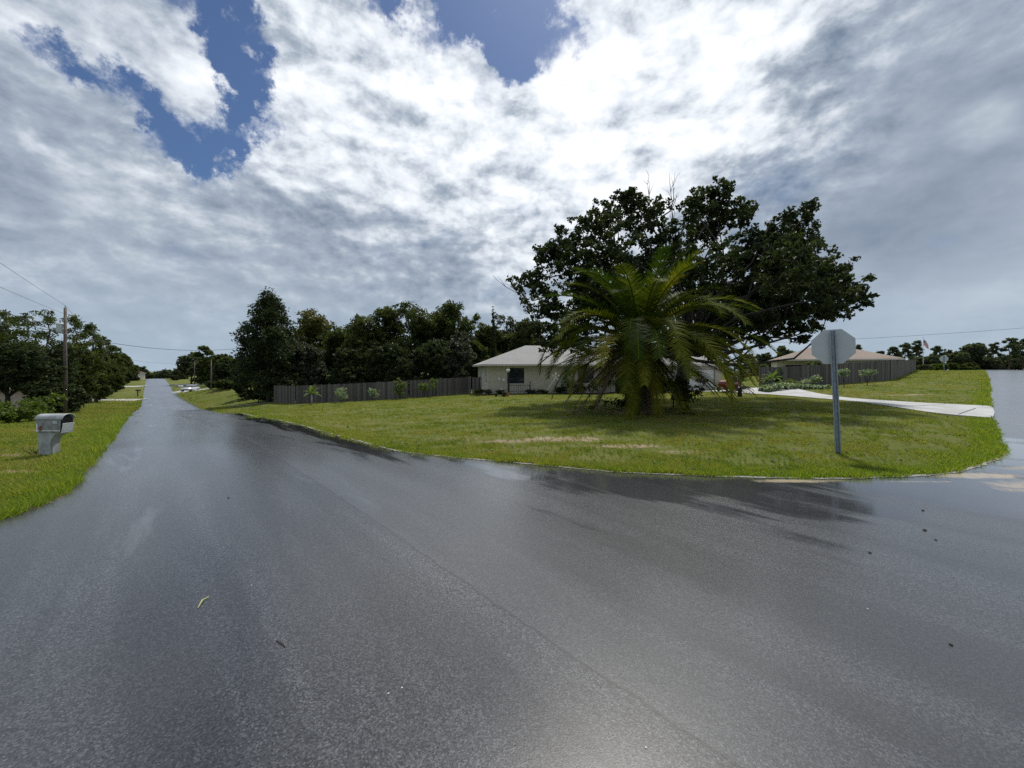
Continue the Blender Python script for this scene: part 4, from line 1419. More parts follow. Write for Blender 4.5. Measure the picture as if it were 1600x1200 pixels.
def tan_house():
    Y = 50.0
    x = (1214 - HX) / FPX * Y
    z = gz(x + 7, Y) - .1
    root = empty('tan_roof_house', (x, Y, z), R(-30), 'pale house with a tan hip roof behind the dark fence', 'house')
    H = CAMZ + 12 / FPX * Y - z + .1
    w = MB()
    wall_with_holes(w, 'x', 0, .2, 0, 11.4, -.4, H, [(.9, 4.6, .0, H - .55), (9.35, 10.45, H - .62, H - .22)])
    w.box((0, .2, -.4), (.2, 9, H)); w.box((11.2, .2, -.4), (11.4, 9, H)); w.box((.2, 8.8, -.4), (11.2, 9, H))
    w.build('wall', M['pale_stucco'], root)
    zr = CAMZ + 34 / FPX * (Y + 5) - z
    rf, fa = hip_roof(0, 11.4, 0, 9, H + .12, zr, .6)
    r = rf.build('roof', M['tan_shingle'], root); fa.build('fascia', M['trim'], r)
    rf, fa = hip_roof(.4, 5.6, -1.6, 4.5, H + .135, H + 1.35, .5)
    r = rf.build('roof', M['tan_shingle'], root); fa.build('fascia', M['trim'], r)
    MB().box((.92, .05, 0), (4.58, .1, H - .56)).build('garage_door', M['dark_iron'], root)  # near-black panel standing in for the shade of the garage opening
    o = MB()
    n = 20
    vs = []; fs = []
    for k in range(n):
        a = 2 * math.pi * k / n
        for rr, yy in ((1, -.03), (1.3, -.03), (1.3, .02), (1, .02)):
            vs.append((9.9 + .42 * rr * math.cos(a), yy, H - .42 + .15 * rr * math.sin(a)))
    for k in range(n):
        k2 = (k + 1) % n
        for j in range(4):
            fs.append((4 * k + j, 4 * k2 + j, 4 * k2 + (j + 1) % 4, 4 * k + (j + 1) % 4))
    o.add(vs, fs)
    wn = o.build('window', M['white_paint'], root)
    MB().prism([(9.9 + .43 * math.cos(2 * math.pi * k / n), H - .42 + .155 * math.sin(2 * math.pi * k / n)) for k in range(n)], -.012, .01).build('pane', M['window_glass'], wn)
    MB().tube([(7.2, 4.0, H + 1.2), (7.2, 4.0, H + 1.75)], .05, 8).build('vent_pipe', M['galvanised'], root)
    return root


tan_house()


def small_house(name, px0, px1, Y, zr, label, wall, roof, depth=6, H=2.5, rz=0):
    x0, x1 = (px0 - HX) / FPX * Y, (px1 - HX) / FPX * Y
    z = gz((x0 + x1) / 2, Y)
    root = empty(name, (x0, Y, z), rz, label, 'house')
    w = MB(); L = x1 - x0
    wall_with_holes(w, 'x', 0, .2, 0, L, -.4, H, [(L * .55, L * .55 + 1.1, .9, 2.0)])
    w.box((0, .2, -.4), (.2, depth, H)); w.box((L - .2, .2, -.4), (L, depth, H)); w.box((.2, depth - .2, -.4), (L - .2, depth, H))
    w.build('wall', M[wall], root)
    rf, fa = hip_roof(0, L, 0, depth, H + .1, zr, .4)
    r = rf.build('roof', M[roof], root); fa.build('fascia', M['trim'], r)
    window(root, (L * .55 + .55, .06, .9), 1.1, 1.1)
    return root


ph = small_house('pink_house', -68, 46, 37, 3.0, 'pale pink house glimpsed through leaves at the left edge', 'pink_stucco', 'grey_shingle', H=2.2, rz=R(51))
ph.location.x = -52.2; ph.location.y = 32.6
small_house('red_roof_house', 194, 205, 158, 3.6, 'distant house with a dark red roof left of the road crest', 'pale_stucco', 'red_roof')


# ------------------------------------------------------------------ stop signs
def octagon(r):
    return [(r * math.cos(R(22.5 + 45 * i)), r * math.sin(R(22.5 + 45 * i))) for i in range(8)]


def stop_sign(px, base_py, Y, top_py, wid, label, rz, lean=0.0):
    x, _, _ = at(px, base_py, Y)
    z = gz(x, Y)
    root = empty('stop_sign', (x, Y, z), 0, label, 'road sign')
    root.rotation_euler = (0, R(lean), rz)
    h = CAMZ - (top_py - HY) / FPX * Y - z
    p = MB()
    # flanged steel channel, open to the viewer
    prof = [(-.055, -.035), (-.035, -.035), (-.02, .012), (.02, .012), (.035, -.035), (.055, -.035), (.055, -.025), (.040, -.025), (.026, .022), (-.026, .022), (-.040, -.025), (-.055, -.025)]
    p.prism(prof, -.4, h, 'xy')
    p.build('post', M['galvanised'], root)
    r = wid / 2 / math.cos(R(22.5))
    s = MB()
    s.prism([(a, b + h - wid / 2 + .025) for a, b in octagon(r)], .026, .030)
    o = s.build('sign_plate', M['sign_back'], root)
    s = MB(); s.prism([(a, b + h - wid / 2 + .025) for a, b in octagon(r * .985)], .0305, .033)
    s.build('sign_face', M['sign_red'], o)
    b = MB()
    for zz in (h - .08, h - wid + .16):
        b.tube([(0, -.005, zz), (0, .011, zz)], .014, 8)
    b.build('bolt', M['galvanised'], root)
    return root


stop_sign(1309.5, 712, 8.46, 516, .76, 'grey back of a stop sign on a steel post at the corner lawn', R(-33), -2.0)
stop_sign(1475, 577, 62, 556, 1.0, 'small distant stop sign seen from behind at the far lawn edge', R(-30))


# ------------------------------------------------------------------ mailboxes
def mailbox():
    x, Y, _ = at(76, 708, 8.75)
    z = gz(x, Y) - .03
    root = empty('mailbox', (x + .04, Y, z), R(0), 'weathered grey plastic mailbox with a curved bracket post on the left verge', 'mailbox')
    root.scale = (.84, .74, 1.0)
    H0 = .56
    # post: flares forward under the box
    prof = [(-.17, -.2), (.13, -.2), (.135, .30), (.155, .39), (.20, .46), (.28, .515), (.40, .545), (.47, H0), (-.20, H0), (-.19, .3)]
    MB().prism(prof, -.13, .13, 'xz').build('post', M['mail_post'], root, bevel=.018)
    rib = MB()
    rib.prism([(.138, -.1), (.155, -.1), (.16, .30), (.18, .38), (.22, .445), (.30, .498), (.42, .53), (.40, .546), (.28, .517), (.20, .462), (.155, .392), (.136, .30)], -.09, .09, 'xz')
    rib.build('front_rib', M['mail_post'], root)
    # box: arched section swept along x
    n = 12
    sec = [(-.165, H0), (-.165, H0 + .24)] + [(-.165 * math.cos(math.pi * k / n), H0 + .24 + .165 * .72 * math.sin(math.pi * k / n) + .02) for k in range(n + 1)] + [(.165, H0 + .24), (.165, H0)]
    mb = MB()
    st = [(-.235, .94), (-.225, .985), (-.20, 1.0), (.0, 1.0), (.40, 1.02), (.44, 1.02)]
    vs = []; fs = []
    m = len(sec)
    for sx, sc in st:
        for a, b in sec: vs.append((sx + (.06 * (b - H0) if sx > .4 else 0), a * sc, H0 + (b - H0) * sc + .002))
    for i in range(len(st) - 1):
        for j in range(m):
            fs.append((i * m + j, i * m + (j + 1) % m, (i + 1) * m + (j + 1) % m, (i + 1) * m + j))
    fs.append(tuple(range(m))[::-1])
    mb.add(vs, fs)
    mb.build('box', M['mail_plastic'], root, bevel=.008)
    tp = MB()
    vs = []; fs = []
    sec2 = [(-.178 * math.cos(math.pi * k / n), H0 + .27 + .165 * .72 * math.sin(math.pi * k / n) + .022) for k in range(n + 1)]
    for sx, sc in ((-.25, .97), (-.2, 1.0), (.42, 1.03), (.51, 1.05)):
        for a, b in sec2: vs.append((sx, a * sc, b + (sc - 1) * .1))
    m = n + 1
    for i in range(3):
        for j in range(m - 1): fs.append((i * m + j, i * m + j + 1, (i + 1) * m + j + 1, (i + 1) * m + j))
    tp.add(vs, fs)
    to = tp.build('lid_cover', M['mail_post'], root, smooth=True)
    sm = to.modifiers.new('thick', 'SOLIDIFY'); sm.thickness = .014
    # door hanging open at the road end, a dark plate standing in for the shade inside
    MB().prism([(a * .93, H0 + (b - H0) * .93 + .012) for a, b in sec], .438, .444, 'yz').build('inside_shade_plate', M['rubber'], root)
    MB().add([(.45, -.15, H0 - .02), (.45, .15, H0 - .02), (.47, .15, H0 + .04), (.47, -.15, H0 + .04), (.50, .15, H0 + .2), (.50, -.15, H0 + .2)], [(0, 1, 2, 3), (3, 2, 4, 5)]).build('door', M['mail_white'], root).modifiers.new('thick', 'SOLIDIFY').thickness = .012
    MB().box((-.205, -.171, H0 + .015), (-.165, -.166, H0 + .2)).build('back_rib', M['mail_white'], root, bevel=.004)
    MB().box((-.24, -.169, H0 + .035), (.43, -.1655, H0 + .05)).build('side_line', M['mail_white'], root)
    fl = MB(); fl.prism([(-.12, H0 + .04), (-.06, H0 + .04), (-.055, H0 + .12), (-.09, H0 + .15), (-.125, H0 + .12)], -.178, -.1665, 'xz')
    fl.build('flag', M['mail_red'], root, bevel=.004)
    MB().box((.24, -.1765, H0 + .20), (.36, -.1665, H0 + .262)).build('number_sticker', M['sticker'], root)
    return root


mailbox()


def post_mailbox(px, base, Y, ht, mat, label, rz):
    x, _, _ = at(px, base, Y)
    z = gz(x, Y)
    root = empty('mailbox', (x, Y, z), rz, label, 'mailbox', 'distant roadside mailboxes')
    MB().box((-.06, -.06, -.3), (.06, .06, ht)).build('post', M[mat], root)
    n = 8
    sec = [(-.13, ht), (-.13, ht + .15)] + [(-.13 * math.cos(math.pi * k / n), ht + .15 + .12 * math.sin(math.pi * k / n)) for k in range(n + 1)] + [(.13, ht + .15), (.13, ht)]
    MB().prism(sec, -.3, .5, 'yz').build('box', M[mat], root)
    MB().box((-.1, -.05, ht - .25), (.4, .05, ht - .16)).build('arm', M[mat], root)


post_mailbox(215, 619, 76, 1.15, 'dark_iron', 'black mailbox on a post at the distant left road edge', R(10))
post_mailbox(283, 614, 84, 1.4, 'mail_white', 'white mailbox on a post beside the silver car', R(190))


# ------------------------------------------------------------------ utility poles and wires
POLES = {}


def pole(key, x, Y, ztop, label, can=False, r=.15):
    z = gz(x, Y)
    root = empty('utility_pole', (x, Y, z), 0, label, 'utility pole', 'wooden utility poles along the road')
    h = ztop - z
    MB().tube([(0, 0, -.5), (0, 0, h * .5), (0, 0, h)], [r, r * .86, r * .68], 10).build('shaft', M['pole_wood'], root, smooth=True)
    i = MB()
    i.lathe([(.03, h), (.03, h + .1), (.065, h + .11), (.04, h + .16), (.06, h + .18), (.02, h + .24)], 8, (0, 0, 0))
    i.build('insulator', M['galvanised'], root)
    if can:
        c = MB(); c.lathe([(.02, h - 2.35), (.25, h - 2.34), (.26, h - 2.2), (.26, h - 1.55), (.27, h - 1.5), (.2, h - 1.44), (.03, h - 1.42)], 16, (-.42, -.05, 0))
        t = c.build('transformer', M['sign_back'], root, smooth=False)
        MB().lathe([(.03, h - 1.44), (.06, h - 1.4), (.04, h - 1.3), (.05, h - 1.22), (.02, h - 1.14)], 8, (-.42, -.05, 0)).build('bushing', M['galvanised'], t)
        b = MB()
        for zz in (h - 1.7, h - 2.15): b.box((-.2, -.06, zz), (-.05, .0, zz + .08))
        b.build('bracket', M['galvanised'], root)
    POLES[key] = (x, Y, ztop + .22, z)


def pp(px, Y): return (px - HX) / FPX * Y


pole(0, -10.6, -2.2, 10.9, 'wooden utility pole behind the viewer on the left verge')
pole(1, pp(102, 36), 36, CAMZ + (577 - 481) / FPX * 36, 'nearest wooden utility pole carrying a pale transformer', True)
pole(2, pp(162, 73), 73, CAMZ + (577 - 534) / FPX * 73, 'second wooden utility pole on the left past the lawn')
pole(3, pp(187, 109), 109, CAMZ + (577 - 551) / FPX * 109, 'third wooden utility pole on the left by the far driveway')
pole(4, pp(198, 145), 145, CAMZ + (577 - 554) / FPX * 145, 'fourth wooden utility pole on the left near the red roof')
pole(5, pp(204, 180), 180, CAMZ + (577 - 560) / FPX * 180, 'farthest wooden utility pole on the left at the crest')
pole(6, pp(330, 73), 73, CAMZ + (577 - 564) / FPX * 73, 'wooden utility pole right of the road beyond the silver car drive', r=.13)
pole(7, pp(304, 102), 102, CAMZ + (577 - 566) / FPX * 102, 'distant wooden utility pole behind the silver car', r=.13)
pole(8, pp(392, 56), 56, CAMZ + (577 - 544) / FPX * 56, 'wooden utility pole hidden by the dark cone shaped tree')
pole(9, pp(1075, 78), 78, CAMZ + (577 - 541) / FPX * 78, 'wooden utility pole hidden behind the big tree')
pole(10, pp(1720, 74), 74, CAMZ + (577 - 504) / FPX * 74, 'wooden utility pole outside the right edge of the view')


def wire(a, b, sag, label, r=.011, group='overhead wires'):
    a, b = Vector(a), Vector(b)
    n = 18
    pts = []
    for i in range(n + 1):
        t = i / n
        p = a.lerp(b, t) - a
        p.z -= 4 * sag * t * (1 - t)
        pts.append(p)
    o = MB().tube(pts, r, 5).build('overhead_wire', M['wire'], None, smooth=True)
    o.location = a
    tag(o, label, 'wire', group)


def ptop(k, dz=0, dx=0): x, y, zt, _ = POLES[k]; return (x + dx, y, zt + dz)


wire(ptop(0), ptop(1), .35, 'top overhead wire from the left edge to the nearest pole top')
wire(ptop(0, -2.9, -.16), ptop(1, -.75, -.14), .4, 'second overhead wire from the left edge below the top one')
wire(ptop(0, -3.9, .17), ptop(1, -2.75, .14), .25, 'lowest thick overhead wire from the left edge to the nearest pole', .02)
wire(ptop(1), ptop(2), .5, 'top overhead wire between the nearest and second left poles')
wire(ptop(1, -2.75, .14), ptop(8, 0), .95, 'thick wire sagging across the road from the nearest pole to the dark cone shaped tree', .024)
wire(ptop(2), ptop(3), .5, 'overhead wire between the second and third left poles', .014)
wire(ptop(3), ptop(4), .5, 'overhead wire between the third and fourth left poles', .016)
wire(ptop(4), ptop(5), .5, 'overhead wire between the fourth and farthest left poles', .018)
wire(ptop(3, -1.5, .12), ptop(7, 0), 1.0, 'faint far wire crossing the road to the pole behind the silver car', .02)
wire(ptop(9), ptop(10), .7, 'overhead wire crossing the pale sky at the right', .026)


# ------------------------------------------------------------------ cars at the far end of the road
def sedan(x, Y, rz, label):
    z = gz(x, Y) + .06
    root = empty('sedan_car', (x, Y, z), rz, label, 'car')
    # rings along x: (x, half width, z low, z belt)
    st = [(-2.25, .62, .42, .72), (-2.12, .78, .32, .86), (-1.5, .86, .24, .93), (-.6, .88, .22, .93), (.6, .88, .22, .92), (1.35, .86, .24, .86), (2.0, .80, .30, .74), (2.22, .66, .40, .62)]
    vs = []; fs = []
    for sx, hw, z0, z1 in st:
        zm = (z0 + z1) / 2
        vs += [(sx, -hw * .92, z0), (sx, -hw, zm), (sx, -hw * .93, z1), (sx, 0, z1 + .03), (sx, hw * .93, z1), (sx, hw, zm), (sx, hw * .92, z0)]
    for i in range(len(st) - 1):
        for j in range(7):
            fs.append((i * 7 + j, i * 7 + (j + 1) % 7, (i + 1) * 7 + (j + 1) % 7, (i + 1) * 7 + j))
    fs.append(tuple(range(7))[::-1]); fs.append(tuple(7 * (len(st) - 1) + j for j in range(7)))
    MB().add(vs, fs).build('body', M['car_silver'], root, smooth=True)
    MB().add([(-1.0, -.6, 1.40), (.25, -.6, 1.40), (.25, .6, 1.40), (-1.0, .6, 1.40), (-1.1, -.63, 1.34), (.34, -.63, 1.34), (.34, .63, 1.34), (-1.1, .63, 1.34)],
             [(0, 1, 2, 3), (4, 5, 1, 0), (5, 6, 2, 1), (6, 7, 3, 2), (7, 4, 0, 3), (4, 7, 6, 5)]).build('roof', M['car_silver'], root)
    top = [(-1.1, -.63, 1.337), (.34, -.63, 1.337), (.34, .63, 1.337), (-1.1, .63, 1.337)]
    bot = [(-1.75, -.79, .93), (1.1, -.79, .90), (1.1, .79, .90), (-1.75, .79, .93)]
    for nm, i in (('side_window', 0), ('windscreen', 1), ('side_window', 2), ('rear_window', 3)):
        j = (i + 1) % 4
        MB().add([bot[i], bot[j], top[j], top[i]], [(0, 1, 2, 3)]).build(nm, M['window_glass'], root)
    for sx in (-1.38, 1.38):
        for sg in (-1, 1):
            t = MB().tube([(0, -.1, 0), (0, .1, 0)], .31, 16).build('wheel', M['rubber'], root)
            t.location = (sx, sg * .80, .31)
            MB().tube([(0, -.11, 0), (0, .11, 0)], .18, 12).build('rim', M['galvanised'], t)
    for sg in (-1, 1):
        MB().box((2.02, sg * .6 - .16, .58), (2.19, sg * .6 + .16, .70)).build('headlight', M['lamp_glass'], root, bevel=.03)
    MB().box((2.1, -.35, .42), (2.235, .35, .55)).build('grille', M['rubber'], root)
    return root


sedan(pp(298, 86), 86, R(-75), 'silver sedan parked on the grass drive right of the distant road')


def van(x, Y, rz, label):
    z = gz(x, Y)
    root = empty('white_van', (x, Y, z), rz, label, 'van')
    MB().prism([(-2.6, .4), (2.4, .4), (2.6, .9), (2.3, 1.15), (1.7, 1.95), (1.4, 2.05), (-2.6, 2.05)], -.95, .95, 'xz').build('body', M['white_paint'], root, bevel=.06)
    MB().prism([(1.78, 1.86), (2.30, 1.2), (2.32, 1.21), (1.80, 1.87)], -.8, .8, 'xz').build('windscreen', M['window_glass'], root)
    for sx in (-1.6, 1.6):
        for sg in (-1, 1):
            t = MB().tube([(0, -.12, 0), (0, .12, 0)], .36, 14).build('wheel', M['rubber'], root)
            t.location = (sx, sg * .88, .36)
            MB().tube([(0, -.13, 0), (0, .13, 0)], .2, 10).build('rim', M['galvanised'], t)
    return root


van(pp(207, 150), 150, R(-20), 'distant white van parked left of the road crest')


# ------------------------------------------------------------------ flag on its pole
def flag():
    Y = 86.0
    x = pp(1442.5, Y)
    z = gz(x, Y)
    root = empty('flagpole', (x, Y, z), 0, 'white flagpole above the pines right of the dark fence', 'flagpole')
    h = CAMZ + (577 - 528) / FPX * Y - z
    MB().tube([(0, 0, -.2), (0, 0, h * .5), (0, 0, h)], [.06, .05, .035], 8).build('pole', M['white_paint'], root, smooth=True)
    MB().lathe([(.02, h), (.08, h + .04), (.08, h + .1), (.02, h + .16)], 8).build('finial', M['galvanised'], root)
    t = new_mat('flag_cloth')
    sep = t.node('ShaderNodeSeparateXYZ')
    uv = t.node('ShaderNodeAttribute', attribute_name='fu').outputs['Fac']
    vv = t.node('ShaderNodeAttribute', attribute_name='fv').outputs['Fac']
    st = t.math('MODULO', t.math('FLOOR', t.math('MULTIPLY', vv, 13.0)), 2.0)
    c = t.mix(t.math('GREATER_THAN', st, .5), (.50, .03, .045), (.75, .75, .75))
    can = t.math('MULTIPLY', t.math('LESS_THAN', uv, .4), t.math('LESS_THAN', vv, 7 / 13))
    # rows of white stars in the canton
    su = t.math('SUBTRACT', t.math('FRACT', t.math('MULTIPLY', uv, 15.0)), .5)
    sv = t.math('SUBTRACT', t.math('FRACT', t.math('MULTIPLY', vv, 9.3)), .5)
    dot = t.math('LESS_THAN', t.math('ADD', t.math('MULTIPLY', su, su), t.math('MULTIPLY', sv, sv)), .06)
    cc = t.mix(dot, (.02, .03, .12), (.7, .7, .7))
    t.link(t.mix(can, c, cc), t.bsdf.inputs['Base Color'])
    t.bsdf.inputs['Roughness'].default_value = .8
    nu, nv = 24, 14
    V = []; U = []; W = []
    for j in range(nv + 1):
        for i in range(nu + 1):
            u, v = i / nu, j / nv
            X = .04 + 1.75 * u * .62
            V.append((X, .12 * math.sin(u * 9 + v * 2) * u, h - .25 - 1.35 * v - 1.05 * u ** 1.1 + .1 * v * u))
            U.append(u); W.append(v)
    i = np.arange(nv)[:, None] * (nu + 1) + np.arange(nu)[None]
    F = np.stack([i, i + 1, i + nu + 2, i + nu + 1], -1).reshape(-1, 4)
    o = np_mesh('flag', V, [F], M['flag_cloth'], None, {'fu': U, 'fv': W}, smooth=True)
    o.location = (x, Y, z)
    tag(o, 'striped red and white national flag with a blue canton hanging from the flagpole', 'flag')


flag()

# ------------------------------------------------------------------ plants at the fences and the house
def leaf_blade(V, Q, tn, p, d, L, w, bend, rng, tint, seg=5):
    """a long curved leaf from p along d, bending down"""
    p = np.array(p, float); d = np.array(d, float); d /= np.linalg.norm(d)
    sd = np.cross(d, (0, 0, 1.0)); 
    if np.linalg.norm(sd) < .05: sd = np.array((1.0, 0, 0))
    sd /= np.linalg.norm(sd)
    b0 = len(V)
    for k in range(seg + 1):
        s = k / seg
        ww = w * (math.sin(math.pi * min(.97, s * .92 + .05)) ** .7)
        fold = np.array((0, 0, ww * .35))
        V.extend([p - sd * ww + fold, p.copy(), p + sd * ww + fold]); tn.extend([tint + rng.uniform(-.1, .1)] * 3)
        d = d + np.array((0, 0, -bend / seg)); d /= np.linalg.norm(d)
        p = p + d * L / seg
    for k in range(seg):
        a = b0 + k * 3
        Q.append((a, a + 1, a + 4, a + 3)); Q.append((a + 1, a + 2, a + 5, a + 4))


def banana(px, base, Y, h, label, mat='bright_leaf', nleaf=9, cat='plant', group=None, name='banana_plant', lw=.16):
    x, _, _ = at(px, base, Y)
    z = gz(x, Y)
    rng = np.random.RandomState(int(px))
    root = empty(name, (x, Y, z), 0, label, cat, group)
    MB().tube([(0, 0, -.1), (.02, 0, h * .3), (0, .02, h * .5)], [.09, .075, .05], 8).build('stem', M['mail_post' if name == 'banana_plant' else 'bark'], root, smooth=True)
    V = []; Q = []; tn = []
    for i in range(nleaf):
        a = i * 2.4 + rng.uniform(-.3, .3); el = R(78) - R(75) * (i / nleaf)
        leaf_blade(V, Q, tn, (0, 0, h * .5), (math.cos(a) * math.cos(el), math.sin(a) * math.cos(el), math.sin(el)), h * rng.uniform(.45, .62), lw * h * .5, .9, rng, rng.uniform(.3, .95))
    np_mesh('foliage', V, [np.array(Q)], M[mat], root, {'tint': np.clip(tn, 0, 1)})
    return root


def bush(px, base, Y, h, w, leaf, label, seed, group, ls=.16, n=90, per=10, cat='shrub', name='leafy_shrub', stem=.35):
    x, _, _ = at(px, base, Y)
    z = gz(x, Y)
    rng = random.Random(seed)
    lobes = [(rng.uniform(-.3, .3) * w, rng.uniform(-.3, .3) * w, h * rng.uniform(stem, .82), w * .24, w * .24, h * .16) for i in range(7)]
    return make_tree(name, (x, Y, z), lobes, h * .25, .04, n, per, .17, ls, .45, leaf, 'bark', seed, label, cat, group, twigs=.1, up=1.0)


G1 = 'young plants in a row before the grey fence'
banana(487, 629, 37.6, 2.05, 'banana plant with pale leaves before the left part of the grey fence', group=G1)
bush(533, 628, 37.6, 1.65, 1.5, 'hosta_leaf', 'round pale leaved shrub second from the banana plant along the grey fence', 1, G1)
bush(582, 627, 37.4, 1.5, 1.1, 'hosta_leaf', 'smallest narrow shrub in the middle of the row at the grey fence', 2, G1, n=60)
bush(625, 621, 37.4, 2.4, 1.5, 'bright_leaf', 'tallest shrub with yellow green tip at the grey fence', 3, G1, n=110, stem=.2)
bush(668, 620, 37.4, 2.1, 1.9, 'bright_leaf', 'wide light green shrub nearest the house along the grey fence', 4, G1, n=130)
G2 = 'plants before the dark fence on the right'
banana(1208, 603, 31.5, 1.5, 'bright yellow green leafy plant at the left of the dark fence', group=G2, name='leafy_plant', lw=.22)
banana(1198, 605, 31.0, 1.1, 'low fern like plant left of the bright leafy plant by the dark fence', 'bright_leaf', 12, group=G2, name='leafy_plant')
banana(1256, 600, 32.6, 1.0, 'slender grass like plant at the middle of the pale ground cover bed', 'hosta_leaf', 12, group=G2, name='leafy_plant', lw=.1)
bush(1271, 600, 33.0, 1.3, 1.2, 'hosta_leaf', 'pale shrub against the dark fence above the ground cover bed', 6, G2, n=50)
bush(1319, 600, 33.0, 1.7, 1.0, 'hosta_leaf', 'thin pale shrub just right of the stop sign post at the dark fence', 7, G2, n=40, stem=.7)
bush(1355, 597, 34.0, 1.5, 1.1, 'hosta_leaf', 'pale flowering shrub farthest right along the dark fence', 8, G2, n=46, stem=.7)
bush(1230, 602, 31.8, .9, 1.5, 'bright_leaf', 'low dark green shrub beneath the bright leafy plant', 9, G2, n=60)
bush(1218, 606, 33.5, 1.9, 1.3, 'dark_leaf', 'dark shrub in the shade at the left end of the dark fence', 19, G2, n=70)

G3 = 'dark bushes round the palm trunk'
bush(978, 641, 18.2, 1.5, 2.2, 'dark_leaf', 'dark low bush left of the palm trunk under the hanging fronds', 41, G3, n=110, stem=.15)
bush(1052, 638, 18.6, 2.0, 2.6, 'dark_leaf', 'dark taller bush right of the palm trunk under the hanging fronds', 42, G3, n=150, stem=.15)
bush(1012, 632, 19.6, 2.2, 2.4, 'oak_leaf', 'olive bush directly behind the palm trunk', 43, G3, n=140, stem=.15)

# pale ground cover bed before the dark fence
rng = np.random.RandomState(8)
n = 620
u = rng.uniform(0, 1, n)
ax_, ay_ = xy(1192, 29.8); bx_, by_ = xy(1292, 31.6)
cx_ = ax_ + (bx_ - ax_) * u; cyy = ay_ + (by_ - ay_) * u + rng.uniform(-.6, .6, n) * (1 - .5 * u)
cz_ = zbase(np.c_[cx_, cyy]) + rng.uniform(.02, .42, n) * (1 - .45 * u)
V, F, t = leaves(np.c_[cx_, cyy, cz_], 9, .2, .2, .6, rng, 1.2)
o = np_mesh('ground_cover', V, [F], M['hosta_leaf'], None, {'tint': t})
tag(o, 'long low bed of pale variegated ground cover along the driveway', 'plant bed', kind='stuff')

# bed of low plants and mulch at the house front
def hp_at(x, y, z=0):
    p = hm @ Vector((x, y, z)); return (p.x, p.y, p.z)


V = []; n = 40
for i in range(n + 1):
    u = -1.2 + 14.5 * i / n
    for v in (-.05, -1.0 - .18 * math.sin(u * 1.7) - .1 * math.sin(u * 4.1)):
        p = hp_at(u, v); V.append((p[0], p[1], gz(p[0], p[1]) + .05))
F = np.array([(2 * i, 2 * i + 1, 2 * i + 3, 2 * i + 2) for i in range(n)])
tag(np_mesh('mulch_bed', V, [F], M['mulch']), kind='structure')
rngb = random.Random(6)
GB = 'low plants in the bed along the house front'
for i, (u, v, h, w, lf, lab) in enumerate([(-1.0, -.3, .6, 1.5, 'oak_leaf', 'low spreading green plant at the left corner of the house'),
                                           (-.1, -.6, .45, 1.1, 'grey_leaf', 'small grey green plant left of the lamp post by the house'),
                                           (1.0, -.5, .35, .9, 'dark_leaf', 'small dark plant in the bed below the left window edge'),
                                           (3.9, -.5, .4, 1.0, 'grey_leaf', 'small greyish plant in the bed right of the low railing'),
                                           (5.0, -.5, .45, 1.2, 'dark_leaf', 'dark low plant in the bed left of the palm fronds'),
                                           (6.6, -.6, .7, 1.6, 'dark_leaf', 'larger dark plant in the bed partly behind the palm fronds'),
                                           (8.6, -.7, .9, 1.8, 'dark_leaf', 'dark plant in the bed hidden among the palm fronds'),
                                           (14.4, -2.6, 1.3, 2.0, 'dark_leaf', 'dark bush left of the white garage door'),
                                           (16.2, -3.0, .8, 1.6, 'hosta_leaf', 'pale leaved plant at the foot of the garage wall'),
                                           (7.6, -1.4, 1.6, 2.2, 'dark_leaf', 'dark rounded bush before the house wall behind the left palm fronds'),
                                           (9.8, -1.9, 1.9, 2.4, 'oak_leaf', 'olive bush before the second front window behind the palm'),
                                           (13.2, -2.2, 2.0, 2.6, 'dark_leaf', 'dark bush behind the palm between door and garage'),
                                           (11.4, -1.2, 1.6, 2.2, 'dark_leaf', 'tall dark bush behind the palm trunk by the front door'),
                                           (24.3, -2.4, 1.9, 2.6, 'yellow_leaf', 'yellow green bush at the right end of the house by the mower'),
                                           (25.5, -1.0, 2.6, 2.4, 'oak_leaf', 'taller olive bush at the right end of the house')]):
    p = hp_at(u, v)
    lobes = [(rngb.uniform(-.3, .3) * w, rngb.uniform(-.2, .2) * w, h * rngb.uniform(.3, .8), w * .25, w * .25, h * .22) for k in range(7)]
    make_tree('bed_plant', (p[0], p[1], gz(p[0], p[1])), lobes, h * .2, .03, int(40 + 70 * h), 10, .16, .13, .5, lf, 'bark', 300 + i, lab, 'plant', GB, twigs=.08, up=.9)

# lamp post at the house
p = hp_at(1.62, -1.15)
root = empty('lamp_post', (p[0], p[1], gz(p[0], p[1])), 0, 'dark garden lamp post with a round white lamp at the house window', 'lamp post')
MB().lathe([(.09, -.1), (.09, .05), (.05, .1), (.045, 1.85), (.07, 1.9), (.03, 1.98)], 10).build('post', M['dark_iron'], root)
MB().lathe([(.05, 1.97), (.13, 2.03), (.17, 2.13), (.15, 2.24), (.06, 2.31)], 14).build('lamp_globe', M['lamp_glass'], root, smooth=True)
MB().lathe([(.10, 2.305), (.06, 2.36), (.01, 2.4)], 12).build('lamp_cap', M['dark_iron'], root)
MB().tube([(.045, 0, 1.8), (.2, 0, 1.86), (.24, 0, 1.8)], .014, 6).build('ladder_bar', M['dark_iron'], root)

